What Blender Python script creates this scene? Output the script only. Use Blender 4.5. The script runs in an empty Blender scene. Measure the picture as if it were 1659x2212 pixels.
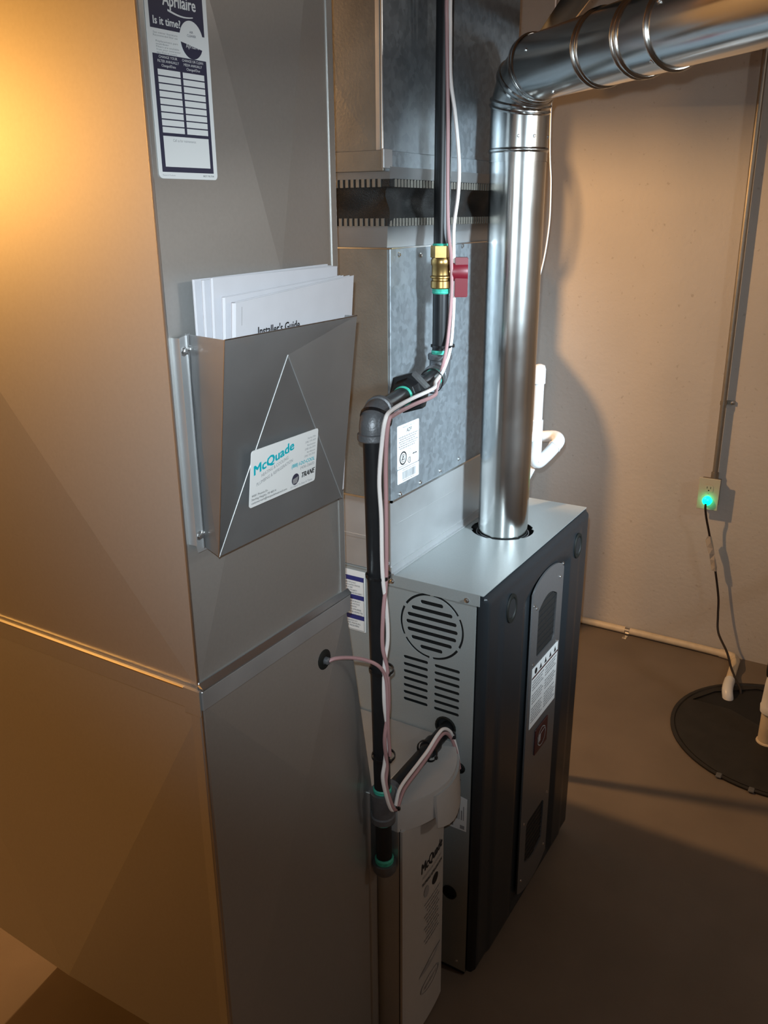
import bpy, bmesh, math, random
from mathutils import Vector, Matrix
random.seed(7)
S = bpy.context.scene
COL = S.collection
PI = math.pi

# ------------------------------------------------------------------ camera, world, lights, exposure
cam = bpy.data.cameras.new('camera')
cam.sensor_fit = 'VERTICAL'; cam.sensor_height = 36.0
cam.lens = 1838.06 / 2212.0 * 36.0
cam.clip_start = 0.02
cam_o = bpy.data.objects.new('camera', cam); COL.objects.link(cam_o)
_p, _r, _y = 0.337991, -0.0077445, 0.5491385
_f = Vector((math.cos(_y)*math.cos(_p), math.sin(_y)*math.cos(_p), -math.sin(_p)))
_rt = Vector((math.sin(_y), -math.cos(_y), 0)); _up = _rt.cross(_f)
_R = _rt*math.cos(_r) + _up*math.sin(_r); _U = _up*math.cos(_r) - _rt*math.sin(_r)
mw = Matrix.Identity(4)
for i in range(3):
    mw[i][0] = _R[i]; mw[i][1] = _U[i]; mw[i][2] = -_f[i]
CAM = Vector((-1.4395, -0.6497, 1.7475))
mw.translation = CAM
cam_o.matrix_world = mw
S.camera = cam_o

world = bpy.data.worlds.new('basement_dark'); S.world = world
world.use_nodes = True
world.node_tree.nodes['Background'].inputs['Color'].default_value = (0.60, 0.52, 0.45, 1)
world.node_tree.nodes['Background'].inputs['Strength'].default_value = 0.02

def lamp(name, kind, loc, energy, color, size=0.05, target=None, angle=None, blend=0.5):
    l = bpy.data.lights.new(name, kind); l.energy = energy; l.color = color
    if kind == 'AREA':
        l.shape = 'RECTANGLE'; l.size, l.size_y = size
    else:
        l.shadow_soft_size = size
    if kind == 'SPOT':
        l.spot_size = math.radians(angle); l.spot_blend = blend
    o = bpy.data.objects.new(name, l); COL.objects.link(o); o.location = loc
    if target is not None:
        o.rotation_euler = (Vector(target) - Vector(loc)).to_track_quat('-Z', 'Y').to_euler()
    return o
# warm bulb hanging left of the return duct, warm bulb hanging behind the plenum, cool phone torch beside the lens, cool work light in the aisle, neutral fill added in the aisle for the duct fronts to reflect
lamp('warm_bulb_near', 'POINT', (-1.95, 1.80, 1.98), 56, (1.0, 0.46, 0.10), 0.12)
lamp('warm_bulb_rear', 'POINT', (0.50, 1.30, 2.20), 120, (1.0, 0.56, 0.23), 0.03)
lamp('phone_torch', 'SPOT', tuple(CAM + _U*0.035 - _R*0.01), 74, (0.80, 0.93, 1.0), 0.006, (0.0, 0.15, 1.42), 66, 1.0)
lamp('cool_work_light', 'SPOT', (-0.45, -1.75, 1.95), 500, (0.72, 0.89, 1.0), 0.16, (0.62, 0.25, 1.30), 44, 0.85)
lamp('aisle_fill', 'POINT', (0.3, -2.4, 2.3), 22, (1.0, 0.93, 0.84), 0.10)

S.view_settings.view_transform = 'Standard'
S.view_settings.look = 'None'
S.view_settings.gamma = 1.0
S.view_settings.use_curve_mapping = False
S.view_settings.exposure = 0.0

# ------------------------------------------------------------------ materials
def mat(name, col, rough=0.5, metal=0.0, var=0.0, scale=20.0, bump=0.0, bscale=80.0, stretch=(1,1,1), spec=0.5,
        emit=None, rvar=0.0, voro=False, coat=0.0, alpha=1.0, trans=0.0):
    m = bpy.data.materials.new(name); m.use_nodes = True
    nt = m.node_tree; b = nt.nodes['Principled BSDF']
    b.inputs['Base Color'].default_value = (*col, 1); b.inputs['Roughness'].default_value = rough
    b.inputs['Metallic'].default_value = metal; b.inputs['Specular IOR Level'].default_value = spec
    b.inputs['Coat Weight'].default_value = coat
    b.inputs['Alpha'].default_value = alpha
    b.inputs['Transmission Weight'].default_value = trans
    if emit:
        b.inputs['Emission Color'].default_value = (*emit[0], 1); b.inputs['Emission Strength'].default_value = emit[1]
    if var or bump or rvar:
        geo = nt.nodes.new('ShaderNodeNewGeometry')
        mp = nt.nodes.new('ShaderNodeMapping'); mp.inputs['Scale'].default_value = stretch
        nt.links.new(geo.outputs['Position'], mp.inputs['Vector'])
    if var or rvar:
        if voro:
            n = nt.nodes.new('ShaderNodeTexVoronoi'); n.inputs['Scale'].default_value = scale
            out = n.outputs['Color']
            sp = nt.nodes.new('ShaderNodeSeparateColor'); nt.links.new(out, sp.inputs[0]); v0 = sp.outputs[0]
            n2 = nt.nodes.new('ShaderNodeTexNoise'); n2.inputs['Scale'].default_value = scale*0.35; n2.inputs['Detail'].default_value = 6
            nt.links.new(mp.outputs[0], n2.inputs['Vector'])
            mx = nt.nodes.new('ShaderNodeMath'); mx.operation = 'ADD'
            m1 = nt.nodes.new('ShaderNodeMath'); m1.operation = 'MULTIPLY'; m1.inputs[1].default_value = 0.45
            m2 = nt.nodes.new('ShaderNodeMath'); m2.operation = 'MULTIPLY'; m2.inputs[1].default_value = 0.55
            nt.links.new(v0, m1.inputs[0]); nt.links.new(n2.outputs['Fac'], m2.inputs[0])
            nt.links.new(m1.outputs[0], mx.inputs[0]); nt.links.new(m2.outputs[0], mx.inputs[1]); fac = mx.outputs[0]
        else:
            n = nt.nodes.new('ShaderNodeTexNoise'); n.inputs['Scale'].default_value = scale; n.inputs['Detail'].default_value = 5
            fac = n.outputs['Fac']
        nt.links.new(mp.outputs[0], n.inputs['Vector'])
        if var:
            mr = nt.nodes.new('ShaderNodeMapRange'); mr.inputs[1].default_value = 0.25; mr.inputs[2].default_value = 0.75
            mr.inputs[3].default_value = 1-var; mr.inputs[4].default_value = 1+var
            nt.links.new(fac, mr.inputs[0])
            vm = nt.nodes.new('ShaderNodeVectorMath'); vm.operation = 'SCALE'; vm.inputs[0].default_value = col
            nt.links.new(mr.outputs[0], vm.inputs['Scale']); nt.links.new(vm.outputs[0], b.inputs['Base Color'])
        if rvar:
            mr2 = nt.nodes.new('ShaderNodeMapRange'); mr2.inputs[1].default_value = 0.25; mr2.inputs[2].default_value = 0.75
            mr2.inputs[3].default_value = rough-rvar; mr2.inputs[4].default_value = rough+rvar
            nt.links.new(fac, mr2.inputs[0]); nt.links.new(mr2.outputs[0], b.inputs['Roughness'])
    if bump:
        n3 = nt.nodes.new('ShaderNodeTexNoise'); n3.inputs['Scale'].default_value = bscale; n3.inputs['Detail'].default_value = 6
        nt.links.new(mp.outputs[0], n3.inputs['Vector'])
        bp = nt.nodes.new('ShaderNodeBump'); bp.inputs['Strength'].default_value = bump; bp.inputs['Distance'].default_value = 0.004
        nt.links.new(n3.outputs['Fac'], bp.inputs['Height']); nt.links.new(bp.outputs[0], b.inputs['Normal'])
    return m

M = {}
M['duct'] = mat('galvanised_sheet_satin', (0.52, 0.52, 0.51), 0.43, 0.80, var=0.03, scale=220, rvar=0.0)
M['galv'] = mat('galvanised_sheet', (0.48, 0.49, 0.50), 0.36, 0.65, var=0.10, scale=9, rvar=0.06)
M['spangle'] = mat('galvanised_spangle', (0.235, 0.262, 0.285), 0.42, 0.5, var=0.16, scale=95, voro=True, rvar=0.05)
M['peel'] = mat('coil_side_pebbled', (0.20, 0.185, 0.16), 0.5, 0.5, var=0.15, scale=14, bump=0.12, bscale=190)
M['flue'] = mat('bright_flue_metal', (0.62, 0.63, 0.62), 0.20, 1.0, var=0.05, scale=7, rvar=0.04)
M['edge'] = mat('sheet_cut_edge', (0.72, 0.73, 0.74), 0.28, 1.0)
M['paint'] = mat('furnace_grey_paint', (0.275, 0.295, 0.295), 0.36, 0.15, var=0.04, scale=300)
M['dark'] = mat('furnace_charcoal_paint', (0.017, 0.021, 0.025), 0.34, 0.1, var=0.08, scale=200)
M['plate'] = mat('trim_plate_grey', (0.13, 0.13, 0.135), 0.35, 0.4, var=0.05, scale=120)
M['hole'] = mat('dark_opening', (0.006, 0.006, 0.007), 0.8)
M['mesh'] = mat('dark_screen', (0.018, 0.018, 0.018), 0.6, 0.2, var=0.4, scale=400)
M['iron'] = mat('black_iron_pipe', (0.016, 0.017, 0.019), 0.36, 0.3, var=0.15, scale=40)
M['fitting'] = mat('malleable_fitting', (0.13, 0.135, 0.145), 0.42, 0.4, var=0.12, scale=60, bump=0.15, bscale=300)
M['brass'] = mat('brass', (0.40, 0.26, 0.10), 0.32, 0.95, var=0.15, scale=80)
M['red'] = mat('red_plastic', (0.15, 0.007, 0.016), 0.42)
M['paste'] = mat('green_pipe_sealant', (0.05, 0.42, 0.31), 0.45, var=0.3, scale=150)
M['white_wire'] = mat('white_cable', (0.78, 0.73, 0.71), 0.45)
M['pink_wire'] = mat('dusky_pink_cable', (0.40, 0.23, 0.235), 0.45)
M['blacktie'] = mat('black_nylon', (0.008, 0.008, 0.009), 0.3)
M['pvc'] = mat('white_pvc', (0.70, 0.71, 0.72), 0.32)
M['pvc_old'] = mat('yellowed_pvc', (0.62, 0.52, 0.38), 0.45, var=0.1, scale=30)
M['paper'] = mat('white_paper', (0.60, 0.60, 0.64), 0.75, var=0.03, scale=30)
M['paper2'] = mat('grey_paper', (0.30, 0.29, 0.31), 0.75, var=0.05, scale=60)
M['label'] = mat('white_label', (0.72, 0.73, 0.73), 0.4)
M['plastic'] = mat('white_door_plastic', (0.42, 0.41, 0.40), 0.42, var=0.03, scale=40)
M['ink'] = mat('black_ink', (0.012, 0.012, 0.014), 0.5)
M['navy'] = mat('navy_ink', (0.035, 0.035, 0.065), 0.45)
M['blue'] = mat('blue_ink', (0.022, 0.028, 0.16), 0.45)
M['teal'] = mat('teal_ink', (0.0, 0.40, 0.48), 0.45)
M['greyink'] = mat('grey_ink', (0.26, 0.26, 0.27), 0.5)
M['maroon'] = mat('maroon_ink', (0.045, 0.010, 0.012), 0.45)
M['canvas'] = mat('black_canvas', (0.012, 0.012, 0.012), 0.5, 0, var=0.3, scale=300, bump=0.5, bscale=500, spec=0.35)
M['zinc'] = mat('zinc_screw', (0.80, 0.80, 0.80), 0.22, 1.0)
M['wall'] = mat('painted_rough_wall', (0.50, 0.47, 0.44), 0.82, var=0.06, scale=2.3, bump=0.45, bscale=55, spec=0.2)
def wall_pits(m):
    # small pits and flaked spots in the old paint
    nt = m.node_tree; b = nt.nodes['Principled BSDF']
    src = b.inputs['Base Color'].links[0].from_socket
    geo = nt.nodes.new('ShaderNodeNewGeometry')
    n = nt.nodes.new('ShaderNodeTexNoise'); n.inputs['Scale'].default_value = 48; n.inputs['Detail'].default_value = 3
    nt.links.new(geo.outputs['Position'], n.inputs['Vector'])
    mr = nt.nodes.new('ShaderNodeMapRange'); mr.inputs[1].default_value = 0.66; mr.inputs[2].default_value = 0.74; mr.inputs[3].default_value = 0.0; mr.inputs[4].default_value = 0.30
    nt.links.new(n.outputs['Fac'], mr.inputs[0])
    mx = nt.nodes.new('ShaderNodeMix'); mx.data_type = 'RGBA'
    nt.links.new(mr.outputs[0], mx.inputs[0]); nt.links.new(src, mx.inputs[6]); mx.inputs[7].default_value = (0.20, 0.15, 0.11, 1)
    nt.links.new(mx.outputs[2], b.inputs['Base Color'])
wall_pits(M['wall'])
M['floor'] = mat('painted_concrete', (0.165, 0.132, 0.104), 0.6, var=0.16, scale=3.2, bump=0.12, bscale=60, spec=0.3)
M['ceil'] = mat('bare_joist_wood', (0.16, 0.10, 0.06), 0.8, var=0.2, scale=6)
M['sump'] = mat('sump_lid_plastic', (0.013, 0.011, 0.010), 0.55, var=0.35, scale=22)
M['rubber'] = mat('black_rubber', (0.008, 0.009, 0.008), 0.6, spec=0.3)
M['ivory'] = mat('ivory_plate', (0.50, 0.47, 0.38), 0.4)
M['conduit'] = mat('emt_conduit', (0.30, 0.27, 0.23), 0.45, 0.8, var=0.1, scale=30)
M['cord'] = mat('dark_cord', (0.016, 0.010, 0.008), 0.5)
M['glow'] = mat('green_lit_plug', (0.0, 0.35, 0.16), 0.3, emit=((0.0, 1.0, 0.38), 5.0))
M['tape'] = mat('clear_tag_film', (0.50, 0.45, 0.40), 0.3, alpha=0.75)
M['tank'] = mat('tank_enamel', (0.45, 0.44, 0.42), 0.4)

# ------------------------------------------------------------------ helpers
def wloc(o):
    v = Vector((0, 0, 0))
    while o is not None:
        v += o.location; o = o.parent
    return v
def tag(o, label=None, cat=None, group=None, kind=None):
    if label: o['label'] = label
    if cat: o['category'] = cat
    if group: o['group'] = group
    if kind: o['kind'] = kind
    return o
def thing(name, label, cat, loc, group=None):
    o = bpy.data.objects.new(name, None); COL.objects.link(o); o.location = loc
    o.empty_display_size = 0.05
    return tag(o, label, cat, group)
def obj(name, bm, m, parent=None, smooth=False, label=None):
    if isinstance(bm, bpy.types.Mesh):
        me = bm
    else:
        bmesh.ops.recalc_face_normals(bm, faces=bm.faces[:])
        me = bpy.data.meshes.new(name); bm.to_mesh(me); bm.free()
    c = Vector((0, 0, 0))
    if len(me.vertices):
        lo = Vector([min(v.co[i] for v in me.vertices) for i in range(3)])
        hi = Vector([max(v.co[i] for v in me.vertices) for i in range(3)]); c = (lo+hi)/2
        if parent is None: c.z = lo.z
        me.transform(Matrix.Translation(-c))
    me.materials.append(M[m] if isinstance(m, str) else m)
    o = bpy.data.objects.new(name, me); COL.objects.link(o)
    if parent is not None:
        o.parent = parent; o.location = c - wloc(parent)
    else: o.location = c
    if smooth:
        for p in me.polygons: p.use_smooth = True
        try: me.set_sharp_from_angle(angle=math.radians(38))
        except Exception: pass
    if label: o['label'] = label
    return o
def struct(name, bm, m, label, cat):
    o = obj(name, bm, m); o['kind'] = 'structure'; o['label'] = label; o['category'] = cat; return o
def B():
    return bmesh.new()
def box(bm, x0, x1, y0, y1, z0, z1, bevel=0, seg=2):
    b = bm if not bevel else bmesh.new()
    vs = [b.verts.new((x, y, z)) for x in (x0, x1) for y in (y0, y1) for z in (z0, z1)]
    for f in ((0,1,3,2),(4,6,7,5),(0,4,5,1),(2,3,7,6),(0,2,6,4),(1,5,7,3)):
        b.faces.new([vs[i] for i in f])
    if bevel:
        bmesh.ops.bevel(b, geom=b.edges[:], offset=bevel, segments=seg, profile=0.5, affect='EDGES')
        merge(bm, b)
    return bm
def merge(bm, b):
    me = bpy.data.meshes.new('tmp'); b.to_mesh(me); b.free(); bm.from_mesh(me); bpy.data.meshes.remove(me)
def frame_of(d):
    d = Vector(d).normalized()
    a = Vector((0, 0, 1)) if abs(d.z) < 0.9 else Vector((1, 0, 0))
    u = d.cross(a).normalized(); v = d.cross(u).normalized()
    return d, u, v
def rings(bm, rows, closed_caps=True, loop=False):
    n = len(rows[0])
    vr = [[bm.verts.new(p) for p in r] for r in rows]
    for i in range(len(vr)-1 + (1 if loop else 0)):
        a, b = vr[i], vr[(i+1) % len(vr)]
        for k in range(n):
            bm.faces.new((a[k], a[(k+1) % n], b[(k+1) % n], b[k]))
    if closed_caps and not loop:
        bm.faces.new(vr[0][::-1]); bm.faces.new(vr[-1])
    return bm
def lathe(bm, p, d, prof, n=24, caps=True, ph=0.0):
    d, u, v = frame_of(d); p = Vector(p)
    rows = []
    for t, r in prof:
        rows.append([p + d*t + (u*math.cos(ph+2*PI*k/n) + v*math.sin(ph+2*PI*k/n))*max(r, 1e-5) for k in range(n)])
    return rings(bm, rows, caps)
def cyl(bm, p, q, r, n=24, r2=None):
    p, q = Vector(p), Vector(q)
    return lathe(bm, p, q-p, [(0, r), ((q-p).length, r if r2 is None else r2)], n)
def smooth_path(pts, sub=6):
    P = [Vector(p) for p in pts]; out = []
    for i in range(len(P)-1):
        p0 = P[max(i-1, 0)]; p1 = P[i]; p2 = P[i+1]; p3 = P[min(i+2, len(P)-1)]
        for k in range(sub):
            t = k/sub
            out.append(0.5*((2*p1) + (p2-p0)*t + (2*p0-5*p1+4*p2-p3)*t*t + (3*p1-p0-3*p2+p3)*t**3))
    out.append(P[-1]); return out
def tube(bm, pts, r, n=10, sub=6, rfun=None):
    path = smooth_path(pts, sub) if sub > 1 else [Vector(p) for p in pts]
    t0 = (path[1]-path[0]).normalized(); _, u, v = frame_of(t0)
    rows = []; prev = t0
    for i, p in enumerate(path):
        t = (path[min(i+1, len(path)-1)] - path[max(i-1, 0)]).normalized()
        ax = prev.cross(t)
        if ax.length > 1e-7:
            R = Matrix.Rotation(prev.angle(t), 3, ax.normalized()); u = R @ u; v = R @ v
        prev = t
        rr = rfun(i/(len(path)-1)) if rfun else r
        rows.append([p + (u*math.cos(2*PI*k/n) + v*math.sin(2*PI*k/n))*rr for k in range(n)])
    return rings(bm, rows)
def arc_pts(center, a, b, R, a0, a1, n):
    """points center + R*(a cos t + b sin t)"""
    c, a, b = Vector(center), Vector(a), Vector(b)
    return [c + a*R*math.cos(a0+(a1-a0)*i/n) + b*R*math.sin(a0+(a1-a0)*i/n) for i in range(n+1)]
def prism(bm, poly, axis, a, b):
    """poly of 2-tuples in the two other axes, extruded along axis from a to b"""
    def P(p, t):
        return {'x': (t, p[0], p[1]), 'y': (p[0], t, p[1]), 'z': (p[0], p[1], t)}[axis]
    va = [bm.verts.new(P(p, a)) for p in poly]; vb = [bm.verts.new(P(p, b)) for p in poly]
    bm.faces.new(va); bm.faces.new(vb[::-1]); n = len(poly)
    for i in range(n):
        bm.faces.new((va[i], vb[i], vb[(i+1) % n], va[(i+1) % n]))
    return bm
def curve_mesh(cu):
    o = bpy.data.objects.new('tmp', cu); COL.objects.link(o)
    dg = bpy.context.evaluated_depsgraph_get()
    me = bpy.data.meshes.new_from_object(o.evaluated_get(dg))
    bpy.data.objects.remove(o); bpy.data.curves.remove(cu)
    return me
class Frame:
    def __init__(s, o, u, v):
        s.o = Vector(o); s.u = Vector(u).normalized(); s.v = Vector(v).normalized(); s.n = s.u.cross(s.v).normalized()
    def p(s, a, b, c=0.0):
        return s.o + s.u*a + s.v*b + s.n*c
    def m(s):
        m = Matrix.Identity(4)
        for i in range(3):
            m[i][0] = s.u[i]; m[i][1] = s.v[i]; m[i][2] = s.n[i]; m[i][3] = s.o[i]
        return m
def plate2d(fr, outer, holes, th, at=0.0):
    """flat sheet with cut-outs, thickness th centred at offset 'at' along the frame normal; returns a mesh"""
    cu = bpy.data.curves.new('tmp', 'CURVE'); cu.dimensions = '2D'; cu.fill_mode = 'BOTH'; cu.extrude = th/2
    for poly in [outer] + holes:
        sp = cu.splines.new('POLY'); sp.points.add(len(poly)-1); sp.use_cyclic_u = True
        for i, (a, b) in enumerate(poly): sp.points[i].co = (a, b, 0, 1)
    me = curve_mesh(cu); me.transform(Matrix.Translation((0, 0, at))); me.transform(fr.m())
    me.materials.clear()
    return me
def rrect(a0, b0, a1, b1, r, n=5):
    out = []
    for cx_, cy_, s in ((a1-r, b1-r, 0), (a0+r, b1-r, 1), (a0+r, b0+r, 2), (a1-r, b0+r, 3)):
        for i in range(n+1):
            t = (s + i/n)*PI/2; out.append((cx_+r*math.cos(t), cy_+r*math.sin(t)))
    return out
def circ(a, b, r, n=28, rb=None):
    return [(a+r*math.cos(2*PI*i/n), b+(rb or r)*math.sin(2*PI*i/n)) for i in range(n)]
def slot(a0, a1, b, h, n=5):
    return rrect(a0, b-h/2, a1, b+h/2, h/2*0.999, n)
_tc = {}
def text_mesh(s):
    if s not in _tc:
        cu = bpy.data.curves.new('tmp', 'FONT'); cu.body = s; cu.size = 1.0; cu.resolution_u = 2
        _tc[s] = curve_mesh(cu)
    return _tc[s]
class Print:
    """flat ink on a sticker; one child mesh per ink"""
    def __init__(s, fr): s.fr = fr; s.b = {}; s.k = 0
    def _b(s, ink):
        if ink not in s.b: s.b[ink] = (bmesh.new(), 0.0006 + 0.00012*len(s.b))
        return s.b[ink]
    def poly(s, pts, ink, lift=0.0):
        bm, h = s._b(ink); vs = [bm.verts.new(s.fr.p(a, b, h+lift)) for a, b in pts]; bm.faces.new(vs)
    def rect(s, a0, b0, a1, b1, ink, lift=0.0): s.poly([(a0, b0), (a1, b0), (a1, b1), (a0, b1)], ink, lift)
    def ring(s, a, b, r0, r1, ink, n=28, asp=1.0, t0=0, t1=2*PI):
        bm, h = s._b(ink); 
        for i in range(n):
            t = t0+(t1-t0)*i/n; q = t0+(t1-t0)*(i+1)/n
            s.poly([(a+r0*math.cos(t)*asp, b+r0*math.sin(t)), (a+r1*math.cos(t)*asp, b+r1*math.sin(t)),
                    (a+r1*math.cos(q)*asp, b+r1*math.sin(q)), (a+r0*math.cos(q)*asp, b+r0*math.sin(q))], ink)
    def text(s, txt, a, b, h, ink, w=None, align='L', rot=0.0, shear=0.0, bold=0.0, lift=0.0):
        """cap height about h; w = total width; anchored at baseline"""
        me = text_mesh(txt); bm, z = s._b(ink)
        x0 = min(v.co.x for v in me.vertices); x1 = max(v.co.x for v in me.vertices)
        ky = h/0.69; kx = ky if w is None else w/(x1-x0)
        W = (x1-x0)*kx
        off = {'L': 0, 'C': -W/2, 'R': -W}[align]
        cr, sr = math.cos(rot), math.sin(rot)
        offs = [(0, 0)] if not bold else [(0, 0), (bold, 0), (0, bold*.6), (bold, bold*.6)]
        for bi, (ox, oy) in enumerate(offs):
            vm = []
            for v in me.vertices:
                X = off+(v.co.x-x0)*kx+ox; Y = v.co.y*ky+oy; X += Y*shear
                vm.append(bm.verts.new(s.fr.p(a+X*cr-Y*sr, b+X*sr+Y*cr, z+lift+bi*0.00004)))
            for p in me.polygons: bm.faces.new([vm[i] for i in p.vertices])
    def greek(s, a0, a1, b, h, ink, seed=0):
        """illegible small type: a row of word-length strokes"""
        r = random.Random(seed*977+int(b*1e5)); a = a0
        while a < a1-h*0.5:
            w = min(h*r.uniform(1.2, 4.5), a1-a)
            s.rect(a, b, a+w, b+h, ink); a += w+h*0.7
    def build(s, parent, names={}):
        for ink, (bm, h) in s.b.items():
            me = bpy.data.meshes.new(ink); bm.to_mesh(me); bm.free()
            po = obj(names.get(ink, {'ink': 'black_lettering', 'navy': 'navy_printing', 'blue': 'blue_printing', 'teal': 'teal_lettering', 'greyink': 'grey_lettering',
                'label': 'white_lettering', 'maroon': 'maroon_stripe'}.get(ink, 'lettering')), me, ink, parent)
            po['kind'] = 'stuff'
def screw(parent, p, d, r=0.004, name='screw'):
    bm = B(); lathe(bm, Vector(p)-Vector(d)*0.001, d, [(0, r*1.5), (r*0.35, r*1.5), (r*0.4, r), (r*1.1, r*0.95), (r*1.25, r*0.5)], 8)
    return obj(name, bm, 'zinc', parent)

# ------------------------------------------------------------------ the room
XW = 1.98
struct('floor', box(B(), -3.6, XW, -3.2, 3.4, -0.12, 0.0), 'floor', 'brown painted concrete basement floor', 'floor')
struct('ceiling', box(B(), -3.6, XW, -3.2, 3.4, 2.62, 2.72), 'ceil', 'dark wooden basement ceiling above the ducts', 'ceiling')
struct('wall_far', box(B(), XW, XW+0.15, -3.2, 3.4, -0.12, 2.72), 'wall', 'rough painted basement wall with electrical outlet', 'wall')
struct('wall_left', box(B(), -3.6, XW, 3.4, 3.55, -0.12, 2.72), 'wall', 'painted basement wall beyond the ducts', 'wall')
struct('wall_right', box(B(), -3.6, XW, -3.35, -3.2, -0.12, 2.72), 'wall', 'painted basement wall at the right of the aisle', 'wall')
struct('wall_near', box(B(), -3.75, -3.6, -3.35, 3.55, -0.12, 2.72), 'wall', 'painted basement wall behind the photographer', 'wall')
struct('shade_joist', box(B(), 0.72, 0.76, 0.78, 3.4, 2.165, 2.62), 'ceil', 'unseen wooden joist added to shade the upper wall', 'joist')  # unseen joist, added to cut the rear bulb off the upper wall

# ------------------------------------------------------------------ return duct (upper)
DX0, DX1, DY0, DY1, DZ0, DZ1 = -0.704, -0.345, 0.10, 0.90, 1.132, 2.30
rd = thing('return_duct', 'tall galvanised return air duct with filter sticker, at far left', 'duct', (DX0, DY0, DZ0))
def crossbreak(corners, bulge, center=None):
    """sheet panel of four corners with its centre pushed out: four facets"""
    bm = B(); c = [Vector(p) for p in corners]
    ctr = sum(c, Vector())/4 if center is None else Vector(center)
    n = (c[1]-c[0]).cross(c[3]-c[0]).normalized()
    vs = [bm.verts.new(p) for p in c]; m_ = bm.verts.new(ctr+n*bulge)
    for i in range(4): bm.faces.new((vs[i], vs[(i+1) % 4], m_))
    return bm
CB = 0.017
obj('front_panel', crossbreak([(DX0,DY0,DZ0),(DX1,DY0,DZ0),(DX1,DY0,DZ1),(DX0,DY0,DZ1)], CB, (-0.50, DY0, 1.672)), 'duct', rd)
obj('side_panel', crossbreak([(DX0,DY1,DZ0),(DX0,DY0,DZ0),(DX0,DY0,DZ1),(DX0,DY1,DZ1)], 0.035, (DX0, 0.50, 1.655)), 'duct', rd)
obj('side_panel', crossbreak([(DX1,DY0,DZ0),(DX1,DY1,DZ0),(DX1,DY1,DZ1),(DX1,DY0,DZ1)], CB), 'duct', rd)
obj('back_panel', crossbreak([(DX1,DY1,DZ0),(DX0,DY1,DZ0),(DX0,DY1,DZ1),(DX1,DY1,DZ1)], CB), 'duct', rd)
obj('top_panel', box(B(), DX0, DX1, DY0, DY1, DZ1-0.001, DZ1+0.001), 'duct', rd)
for (x, y) in ((DX0, DY0), (DX1, DY0)):
    bm = B(); cyl(bm, (x, y, DZ0), (x, y, DZ1), 0.0022, 8); obj('corner_seam', bm, 'edge', rd, True)
bm = B(); box(bm, DX1-0.014, DX1-0.001, DY0-0.003, DY0-0.0005, DZ0, DZ1); obj('seam_lip', bm, 'duct', rd)
# filter reminder sticker
sx0, sx1, sz0, sz1 = -0.694, -0.606, 1.786, 2.03
sl = CB/0.204
sf = Frame((sx0, DY0-sl*(sx0-DX0)-0.0008, sz0), (1, -sl, 0), (0, 0, 1))
W, H = sx1-sx0, sz1-sz0
stk = obj('filter_sticker', plate2d(sf, rrect(0, 0, W, H, 0.005), [], 0.0008), 'label', rd, label='white and navy filter reminder sticker')
pr = Print(sf)
fr_ = lambda z: z-sz0
L0, L1 = 0.0045, W-0.006
pr.rect(L0, fr_(1.793), L1, fr_(1.9125), 'navy'); pr.rect(L0, fr_(1.937), L1, fr_(2.022), 'navy')
IN = 0.005
cols = [(L0+IN, (L0+L1)/2-0.0018), ((L0+L1)/2+0.0018, L1-IN)]
top, bot = fr_(1.8975), fr_(1.8325); nrow = 9; pitch = (top-bot)/nrow
for a0, a1 in cols:
    for k in range(nrow):
        pr.rect(a0, top-(k+1)*pitch+0.0013, a1, top-k*pitch, 'label', 0.0003)
pr.rect(L0+IN, fr_(1.7985), L1-IN, bot-0.002, 'label', 0.0003)
pr.text('Call us for maintenance:', W/2-0.004, bot-0.0075, 0.0028, 'greyink', 0.034, 'C', lift=0.0006)
for i, (t, w) in enumerate((('CHANGE YOUR', .026), ('FILTER ANNUALLY', .030), ('Changed/Date', .020))):
    pr.text(t, sum(cols[0])/2, fr_(1.9085)-i*0.0042, 0.0026, 'label', w, 'C', lift=0.0004)
for i, (t, w) in enumerate((('CHANGE OR CLEAN', .031), ('MEDIA ANNUALLY', .027), ('Changed/Due', .020))):
    pr.text(t, sum(cols[1])/2, fr_(1.9085)-i*0.0042, 0.0026, 'label', w, 'C', lift=0.0004)
pr.text('Aprilaire', W/2+0.003, fr_(1.9605), 0.0120, 'label', 0.047, 'C', lift=0.0004, bold=0.0006)
pr.poly([(W/2-0.014+0.036*t, fr_(1.9565)-0.0035*math.sin(t*2.6)-0.001) for t in [i/8 for i in range(9)]] +
        [(W/2-0.014+0.036*t, fr_(1.9565)-0.0035*math.sin(t*2.6)+0.0012*(1-t)) for t in [i/8 for i in range(8, -1, -1)]], 'label', 0.0004)
pr.text('Is it time?', L0+0.004, fr_(1.941), 0.0075, 'label', 0.038, 'L', lift=0.0004, bold=0.0004)
for i, (w, t) in enumerate(((0.034, 'See owner literature'), (0.034, 'Recommended filter use'), (0.0, ''), (0.031, 'Replacement part'), (0.018, 'number'), (0.032, 'Filters are available'), (0.034, 'from your contractor'), (0.028, 'aprilaire.com'))):
    if w: pr.text(t, L0+0.003+(0.003 if i > 2 else 0), fr_(1.932)-i*0.0027, 0.0019, 'greyink', w, 'L')
ca, cb, cr = W-0.0265, fr_(1.9315), 0.0172
pr.poly(circ(ca, cb, cr, 36, cr*1.12), 'label', 0.0005)
pr.poly([(ca+cr*0.95*math.cos(t), cb-0.001+cr*1.06*math.sin(t)) for t in [PI+0.12+(PI-0.55)*i/20 for i in range(21)]], 'navy', 0.0010)
pr.ring(ca, cb, cr*0.90, cr*0.96, 'greyink', 30, 0.97, 0.1, PI-0.1)
pr.text('AIR', ca, cb+0.0065, 0.0024, 'navy', None, 'C', lift=0.0012); pr.text('CLEANER', ca, cb+0.0028, 0.0024, 'navy', 0.013, 'C', lift=0.0012)
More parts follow.
